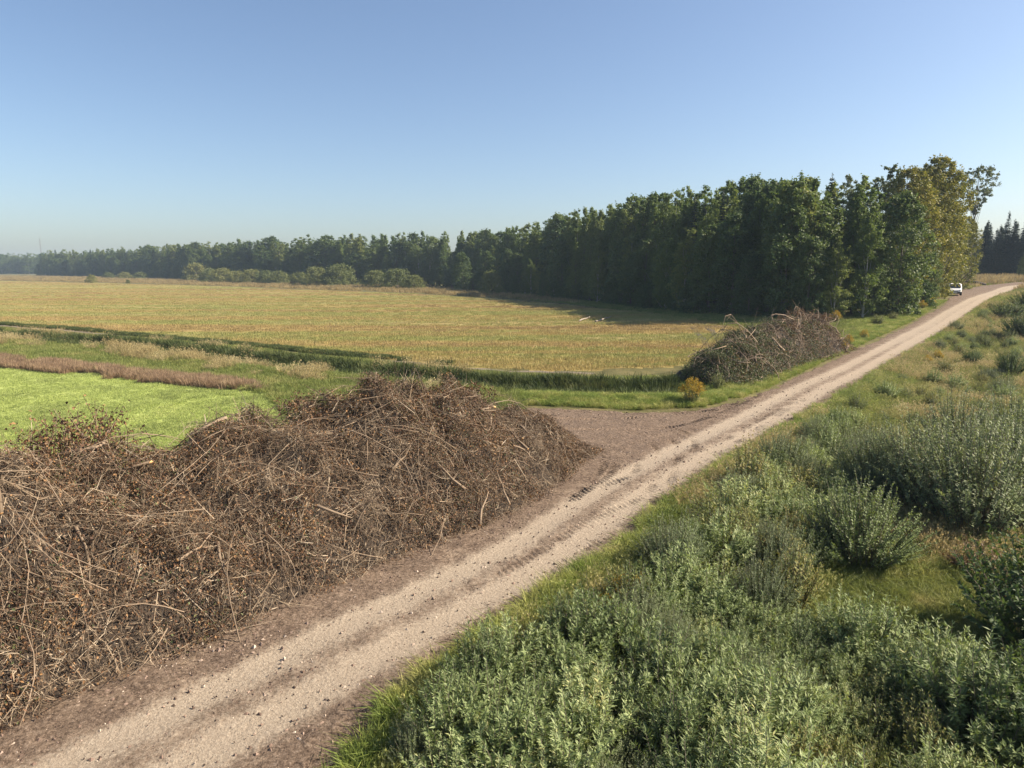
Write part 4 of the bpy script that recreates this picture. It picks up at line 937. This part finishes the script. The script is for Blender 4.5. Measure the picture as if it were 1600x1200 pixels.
MIDTHICK = spots([(960, 975), (1080, 850), (1130, 790), (1215, 735), (1310, 665), (1390, 690), (1330, 800), (1290, 870), (1240, 930), (1060, 950)])
pts2 = []
for p in sample(MIDTHICK, 700, 0, 20, 32, .8):
    if all(math.hypot(p[0] - q[0], p[1] - q[1]) > .95 for q in pts2): pts2.append(p)
for p in pts2:
    k = TR.choice(['herb', 'willow', 'willow', 'silver'])
    bush(k, {'herb': 'herb_shrub', 'willow': 'willow_shrub', 'silver': 'silver_shrub'}[k], p[0], p[1], TR.uniform(1.2, 2.0), {'herb': 'yellowing leafy shrub', 'willow': 'green willow shrub', 'silver': 'silver leaved shrub'}[k] + ' in the belt between the road bend grass and the grassy clearing', 'shrub belt ' + k, TR.uniform(.9, 1.25))
for kind, nm, u, v, h, w, lab in (
    ('round', 'willow_bush', 1345, 850, 2.6, 1.15, 'rounded willow bush standing alone at the edge of the grassy clearing'),
    ('silver', 'silver_willow', 1370, 752, 3.1, 1.0, 'dark silvery willow, lowest of the big willow clump by the road verge'),
    ('silver', 'silver_willow', 1440, 770, 3.7, 1.05, 'big silver willow in the middle of the clump at the right'),
    ('silver', 'silver_willow', 1530, 800, 4.1, 1.1, 'tallest silver willow at the front of the clump near right edge'),
    ('silver', 'silver_willow', 1600, 770, 4.0, 1.05, 'silver willow cut off by the right edge of the picture'),
    ('silver', 'silver_willow', 1500, 720, 3.7, 1.05, 'silver willow at the back of the clump on the right'),
    ('silver', 'silver_willow', 1590, 700, 3.6, 1.05, 'rear silver willow touching the right edge of the picture'),
    ('herb', 'yellow_herb', 1215, 870, 1.7, 1.2, 'tall yellow green herb clump left of the lone rounded willow bush'),
    ('herb', 'yellow_herb', 1165, 860, 1.6, 1.1, 'olive herb clump between the verge grass and the yellow green herb'),
    ('red', 'reddish_bush', 1530, 870, 1.2, 1.2, 'small reddish brown bush at the edge of the clearing'),
    ('red', 'reddish_bush', 1590, 905, 1.1, 1.2, 'rust coloured low bush by the dark tree at right edge'),
    ('darkbush', 'dark_bush', 1640, 985, 3.2, 1.0, 'dark green bush in shade cut off by the right edge'),
    ('darkbush', 'dark_bush', 1625, 1130, 2.2, 1.0, 'dark green bush at the bottom right corner'),
    ('darkbush', 'dark_bush', 1580, 577, 2.2, .9, 'round dark green bush on the meadow at right edge'),
    ('darkbush', 'meadow_bush', 1520, 560, 1.5, .9, 'mid green bush in the meadow left of the round dark bush'),
    ('herb', 'meadow_bush', 1480, 575, 1.5, 1.2, 'light green bush in the meadow nearest the road'),
    ('darkbush', 'dark_bush', 1600, 520, 3.2, 1.1, 'dark bush at the right edge shading the road'),
    ('darkbush', 'dark_bush', 1575, 492, 2.6, 1.4, 'spreading dark bush beside the far bend of the road'),
    ('darkbush', 'dark_bush', 1610, 480, 3.0, 1.4, 'dark bush behind the spreading bush at the bend'),
    ('darkbush', 'meadow_bush', 1540, 520, 1.2, 1.2, 'low green bush on the meadow below the far bend'),
    ('herb', 'verge_bush', 1120, 612, 1.3, 1.0, 'grey leafy weed bush at the foot of the far brush pile'),
    ('herb', 'verge_bush', 1075, 600, 1.4, 1.0, 'dark weed clump left of the far brush pile'),
    ('herb', 'verge_bush', 1370, 508, 1.4, 1.5, 'green weed clump on the verge beyond the far brush pile'),
    ('herb', 'verge_bush', 1395, 500, 1.2, 1.3, 'small green weed clump on the verge near the forest corner')):
    x, y = spot(u, v); bush(kind, nm, x, y, h, lab, None, w, 'bush' if 'bush' in nm else 'herb' if 'herb' in nm else 'willow')
UPMEADOW = spots([(1250, 700), (1330, 640), (1420, 575), (1500, 510), (1560, 475), (1640, 470), (1700, 560), (1700, 690), (1480, 640)])
pts3 = []
for p in sample(UPMEADOW, 900, .7, 30, 33, .9):
    if all(math.hypot(p[0] - q[0], p[1] - q[1]) > 1.35 for q in pts3) and len(pts3) < 150: pts3.append(p)
for p in pts3:
    k = TR.choice(['herb', 'herb', 'willow', 'silver'])
    bush(k, 'meadow_herb' if k == 'herb' else 'meadow_shrub', p[0], p[1], TR.uniform(.55, 1.5), {'herb': 'yellowish weed clump', 'willow': 'small green shrub', 'silver': 'small greyish shrub'}[k] + ' scattered over the meadow behind the big willows', 'meadow ' + k, TR.uniform(.9, 1.4))
# goldenrod
def goldenrod(seed):
    rng = np.random.default_rng(seed); T, Lf = shrub(seed, .95, .8, 60, 22, .08, .22, start=.1)
    P = T[0].reshape(60, 5, 3, 3).mean(2)[:, -1]; c = np.repeat(P, 34, 0); n = len(c); t = rng.uniform(0, 1, n); c = c + np.stack([rng.normal(0, .05, n) * (1 - t * .6), rng.normal(0, .05, n) * (1 - t * .6), t * .2 - .1], 1)
    Fl = leaves(c, rdir(rng, n), rdir(rng, n), .035, .028, .1); return T, Lf, Fl
GR = []
for q in range(2):
    T, Lf, Fl = goldenrod(480 + q); ms = []
    for nm, (v_, f_), mt_ in (('stems', T, 'stem'), ('leaves', Lf, 'herb'), ('flower_heads', Fl, 'goldenrod')): me = mesh_np('goldenrod_' + nm, v_, f_); me.materials.append(M[mt_]); ms.append((nm, me))
    GR.append(ms)
for q, (u, v, h, lab) in enumerate(((1080, 634, 1.5, 'large clump of yellow goldenrod left of the far brush pile'), (968, 948, .9, 'nearest clump of orange yellow goldenrod on the right verge'), (945, 962, .7, 'small goldenrod clump left of the nearest clump'),
    (1000, 935, .8, 'goldenrod clump right of the nearest clump'), (1305, 505, 1.5, 'goldenrod clump behind the top of the far brush pile'), (1325, 540, 1.1, 'goldenrod clump at the road end of the far brush pile'), (1318, 549, 1.0, 'lower goldenrod clump at the foot of far brush pile'),
    (1455, 480, 1.4, 'rusty goldenrod clump below the parked van'), (1440, 484, 1.3, 'rusty goldenrod clump left of the one below the van'), (1465, 560, 1.0, 'goldenrod clump on the right verge opposite the far brush pile'),
    (1450, 566, .9, 'smaller goldenrod on the right verge opposite the far brush pile'), (1350, 530, 1.0, 'goldenrod beside the road just past the far brush pile'))):
    x, y = spot(u, v); e = empty('goldenrod', (x, y, hz(x, y) - .03), q * 1.7, h / .95)
    for nm, me in GR[q % 2]: obj(nm, me, None, e)
    tag(e, lab, 'goldenrod')

# ------------------------------------------------------------------ logs and litter
for u0, v0, u1, v1, lab in ((905, 503, 922, 497, 'shorter pale bare log lying on the stubble field'), (932, 504, 955, 496, 'longer pale bare log lying on the stubble field')):
    a = spot(u0, v0); b = spot(u1, v1); P = np.linspace([a[0], a[1], hz(*a) + .22], [b[0], b[1], hz(*b) + .26], 6) + RNG.normal(0, .05, (6, 3))
    o = obj('bare_log', mesh_np('bare_log', *tubes(P[None], np.linspace(.13, .06, 6)[None], 8, True), True), plain('weathered_wood', (.26, .22, .18), .9, 0, 3, .3)); tag(o, lab, 'log')
x, y = spot(1512, 447); e = empty('stump', (x, y, hz(x, y)))
a = np.linspace(0, 6.283, 10)[:-1]; Vs = []; 
for k in range(5):
    rr = [1.1, .85, .7, .6, .1][k] * (1 + .2 * np.sin(a * 3 + k)); Vs.append(np.stack([rr * np.cos(a), rr * np.sin(a), np.full(9, [0, .4, .9, 1.2, 1.25][k])], 1))
V = np.vstack(Vs); i_ = np.arange(4)[:, None] * 9; j_ = np.arange(9)[None]; F = np.stack(np.broadcast_arrays(i_ + j_, i_ + (j_ + 1) % 9, i_ + 9 + (j_ + 1) % 9, i_ + 9 + j_), -1).reshape(-1, 4)
obj('root_plate', mesh_np('stump', V, F, True), M['core'], e)
obj('fallen_trunk', mesh_np('fallen_trunk', *tubes(np.array([[[.2, 0, .9], [2.2, .3, .8], [4.2, .2, .35]]]), np.array([[.35, .3, .22]]), 8, True), True), M['core'], e)
tag(e, 'dark uprooted stump with fallen trunk behind the parked van', 'stump')
# wood chips, clods and stones on the dirt
rng = np.random.default_rng(77); xy = np.array(ROAD)
c = sample(DIRT, 26000, .8, 14, 78, None); s_ = dirt_sd(c[:, 0], c[:, 1]); d_, sg_, _ = road_info(c[:, 0], c[:, 1]); t_ = d_ * sg_
tr_ = np.exp(-((t_ + .78) / .4) ** 2) + np.exp(-((t_ - .8) / .4) ** 2); c = c[(rng.uniform(0, 1, len(c)) > tr_ * .85) & (s_ > 0) & (np.hypot(c[:, 0], c[:, 1]) < 60)]
n = len(c); c[:, 2] += .05; sz = rng.gamma(2.0, .010, n).clip(.01, .06)
tet = np.array([(1, 0, -.4), (-.5, .8, -.4), (-.5, -.8, -.4), (.1, .1, .7), (.9, .7, .2)]); 
Vt = c[:, None] + (tet[None] * rng.uniform(.6, 1.3, (n, 5, 3))) * sz[:, None, None] @ np.eye(3)
ang_ = rng.uniform(0, 6.28, n); ca, sa = np.cos(ang_), np.sin(ang_); dl = Vt - c[:, None]; Vt = c[:, None] + np.stack([dl[..., 0] * ca[:, None] - dl[..., 1] * sa[:, None], dl[..., 0] * sa[:, None] + dl[..., 1] * ca[:, None], dl[..., 2]], -1)
Ft = np.arange(n)[:, None, None] * 5 + np.array([(0, 2, 1), (0, 4, 3), (0, 3, 2), (4, 1, 3), (1, 2, 3), (0, 1, 4)])[None]
M['litter'] = leaf_mat('bark_litter', [(0, (.06, .04, .03)), (.4, (.16, .11, .085)), (.8, (.26, .19, .15)), (1, (.5, .42, .34))], 1.0, 0, .9)
tag(obj('bark_litter', mesh_np('bark_litter', Vt.reshape(-1, 3), Ft.reshape(-1, 3)), M['litter']), 'bark chips and clods strewn over the dirt road', 'litter', kind='stuff')
c = sample(DIRT, 2600, 1.0, 14, 79, None, keep=lambda x, y: (np.hypot(x, y) < 45) & (np.abs(dirt_sd(x, y)) < .8)); n = len(c); a_ = rng.uniform(0, 6.28, n); l_ = rng.uniform(.08, .5, n)
dv = np.stack([np.cos(a_), np.sin(a_), rng.normal(0, .06, n)], 1) * l_[:, None]; c[:, 2] += .06
P3 = np.stack([c - dv * .5, c + rng.normal(0, .02, (n, 3)), c + dv * .5], 1)
tag(obj('loose_twigs', mesh_np('loose_twigs', *tubes(P3, np.tile([[.006, .005, .003]], (n, 1)), 3, rng=rng)), M['twig']), 'loose broken twigs scattered along the edges of the dirt', 'twigs', kind='stuff')

# ------------------------------------------------------------------ parked van
def loft(sections):
    n = len(sections[0]); V = np.vstack(sections); k = len(sections); i_ = np.arange(k - 1)[:, None] * n; j_ = np.arange(n)[None]
    F = np.stack(np.broadcast_arrays(i_ + j_, i_ + (j_ + 1) % n, i_ + n + (j_ + 1) % n, i_ + n + j_), -1).reshape(-1, 4)
    return V, F
def van():
    x, y = spot(1491, 461.5); fw = math.atan2(-.86, -.50)                   # faces back down the road
    e = empty('parked_van', (x, y, hz(x, y) + .06), fw, 1.12)
    white = plain('white_paint', (.78, .79, .80), .3); glass = plain('dark_glass', (.015, .02, .025), .35); black = plain('black_plastic', (.02, .02, .022), .6)
    rub = plain('tyre_rubber', (.018, .018, .018), .85); alu = plain('rim_metal', (.45, .45, .46), .35, .8); lampm = plain('lamp_glass', (.7, .72, .75), .1); red = plain('red_lens', (.3, .02, .02), .2)
    # x forward, body 4.4 long, 1.8 wide, 1.85 high
    prof = [(-2.15, .35, 1.80), (-2.1, .32, 1.83), (-1.0, .32, 1.85), (.4, .32, 1.84), (.75, .32, 1.78), (1.15, .32, 1.35), (1.45, .32, 1.08), (2.0, .32, .95), (2.2, .38, .78), (2.26, .45, .68)]
    secs = []
    for px_, z0, z1 in prof:
        w = .90 if px_ < 1.3 else .90 - (px_ - 1.3) * .16; wt = w - .10 * max(0, (z1 - 1.0)) ; zc = .95 if z1 > 1.1 else (z0 + z1) * .55
        secs.append(np.array([(px_, -w, z0), (px_, -w, min(zc, z1 - .05)), (px_, -wt, z1 - .10), (px_, -wt + .12, z1), (px_, wt - .12, z1), (px_, wt, z1 - .10), (px_, w, min(zc, z1 - .05)), (px_, w, z0)]))
    V, F = loft(secs); n = 8
    me = mesh_np('van_body', V, [F, np.array([np.arange(n)[::-1]]), np.array([np.arange(n) + (len(secs) - 1) * n])] if False else [F, np.array([np.arange(n)[::-1], np.arange(n) + (len(secs) - 1) * n])])
    body = obj('body', me, white, e)
    ws = np.array([(.80, -.70, 1.74), (.80, .70, 1.74), (1.34, .80, 1.16), (1.34, -.80, 1.16)]); ws2 = ws + np.array([.045, 0, .045])
    obj('windscreen', mesh_np('windscreen', np.vstack([ws, ws2]), np.array([(4, 5, 6, 7), (0, 3, 2, 1), (0, 1, 5, 4), (1, 2, 6, 5), (2, 3, 7, 6), (3, 0, 4, 7)])), glass, e)
    for sg in (-1, 1):
        q = np.array([(.05, sg * .875, 1.0), (1.12, sg * .875, 1.05), (.72, sg * .835, 1.62), (.05, sg * .83, 1.66)]); q2 = q + np.array([0, sg * .03, 0])
        obj('side_window', mesh_np('side_window', np.vstack([q, q2]), np.array([(4, 5, 6, 7), (0, 3, 2, 1), (0, 1, 5, 4), (1, 2, 6, 5), (2, 3, 7, 6), (3, 0, 4, 7)])), glass, e)
        obj('headlight', mesh_np('headlight', *box((2.08, sg * .66, .80), (.26, .26, .17), -sg * .2)), lampm, e)
        mo = obj('mirror', mesh_np('mirror', *box((.98, sg * 1.02, 1.12), (.12, .2, .24))), black, e)
        obj('tail_light', mesh_np('tail_light', *box((-2.14, sg * .82, 1.1), (.06, .12, .5))), red, e)
        obj('sill', mesh_np('sill', *box((0, sg * .91, .40), (1.7, .04, .14))), black, e)
        for wx in (-1.35, 1.45):
            a = np.linspace(0, 2 * math.pi, 21)[:-1]; rs = [(.22, .76), (.31, .74), (.32, .78), (.32, .90), (.31, .94), (.22, .92)]
            V, F = loft([np.stack([wx + r_ * np.cos(a), np.full(20, sg * w_), .31 + r_ * np.sin(a)], 1) for r_, w_ in rs])
            wh = obj('wheel', mesh_np('tyre', V, F, True), rub, e)
            V, F = loft([np.stack([wx + r_ * np.cos(a), np.full(20, sg * w_), .31 + r_ * np.sin(a)], 1) for r_, w_ in [(.225, .90), (.18, .88), (.06, .91), (.005, .91)]])
            obj('rim', mesh_np('rim', V, F, True), alu, wh)
    obj('front_bumper', mesh_np('front_bumper', *box((2.2, 0, .42), (.24, 1.66, .26))), black, e)
    obj('grille', mesh_np('grille', *box((2.235, 0, .70), (.08, .8, .10))), black, e)
    obj('number_plate', mesh_np('number_plate', *box((2.33, 0, .45), (.02, .52, .11))), white, e)
    obj('rear_bumper', mesh_np('rear_bumper', *box((-2.2, 0, .42), (.14, 1.7, .2))), black, e)
    tag(e, 'small white delivery van parked on the left side of the dirt road', 'van')
van()

# ------------------------------------------------------------------ thin autumn haze over the fields
V, F = box((0, 500, 18), (2600, 2200, 44))
m = bpy.data.materials.new('thin_haze'); m.use_nodes = True; nt = m.node_tree; nt.nodes.remove(nt.nodes['Principled BSDF'])
pv = nt.nodes.new('ShaderNodeVolumePrincipled'); pv.inputs['Color'].default_value = (.62, .80, 1.0, 1); pv.inputs['Density'].default_value = .0002; pv.inputs['Anisotropy'].default_value = 0.0
nt.links.new(pv.outputs[0], nt.nodes['Material Output'].inputs['Volume'])
HZ = True
if HZ: tag(obj('haze', mesh_np('haze', V, F), m), kind='stuff')
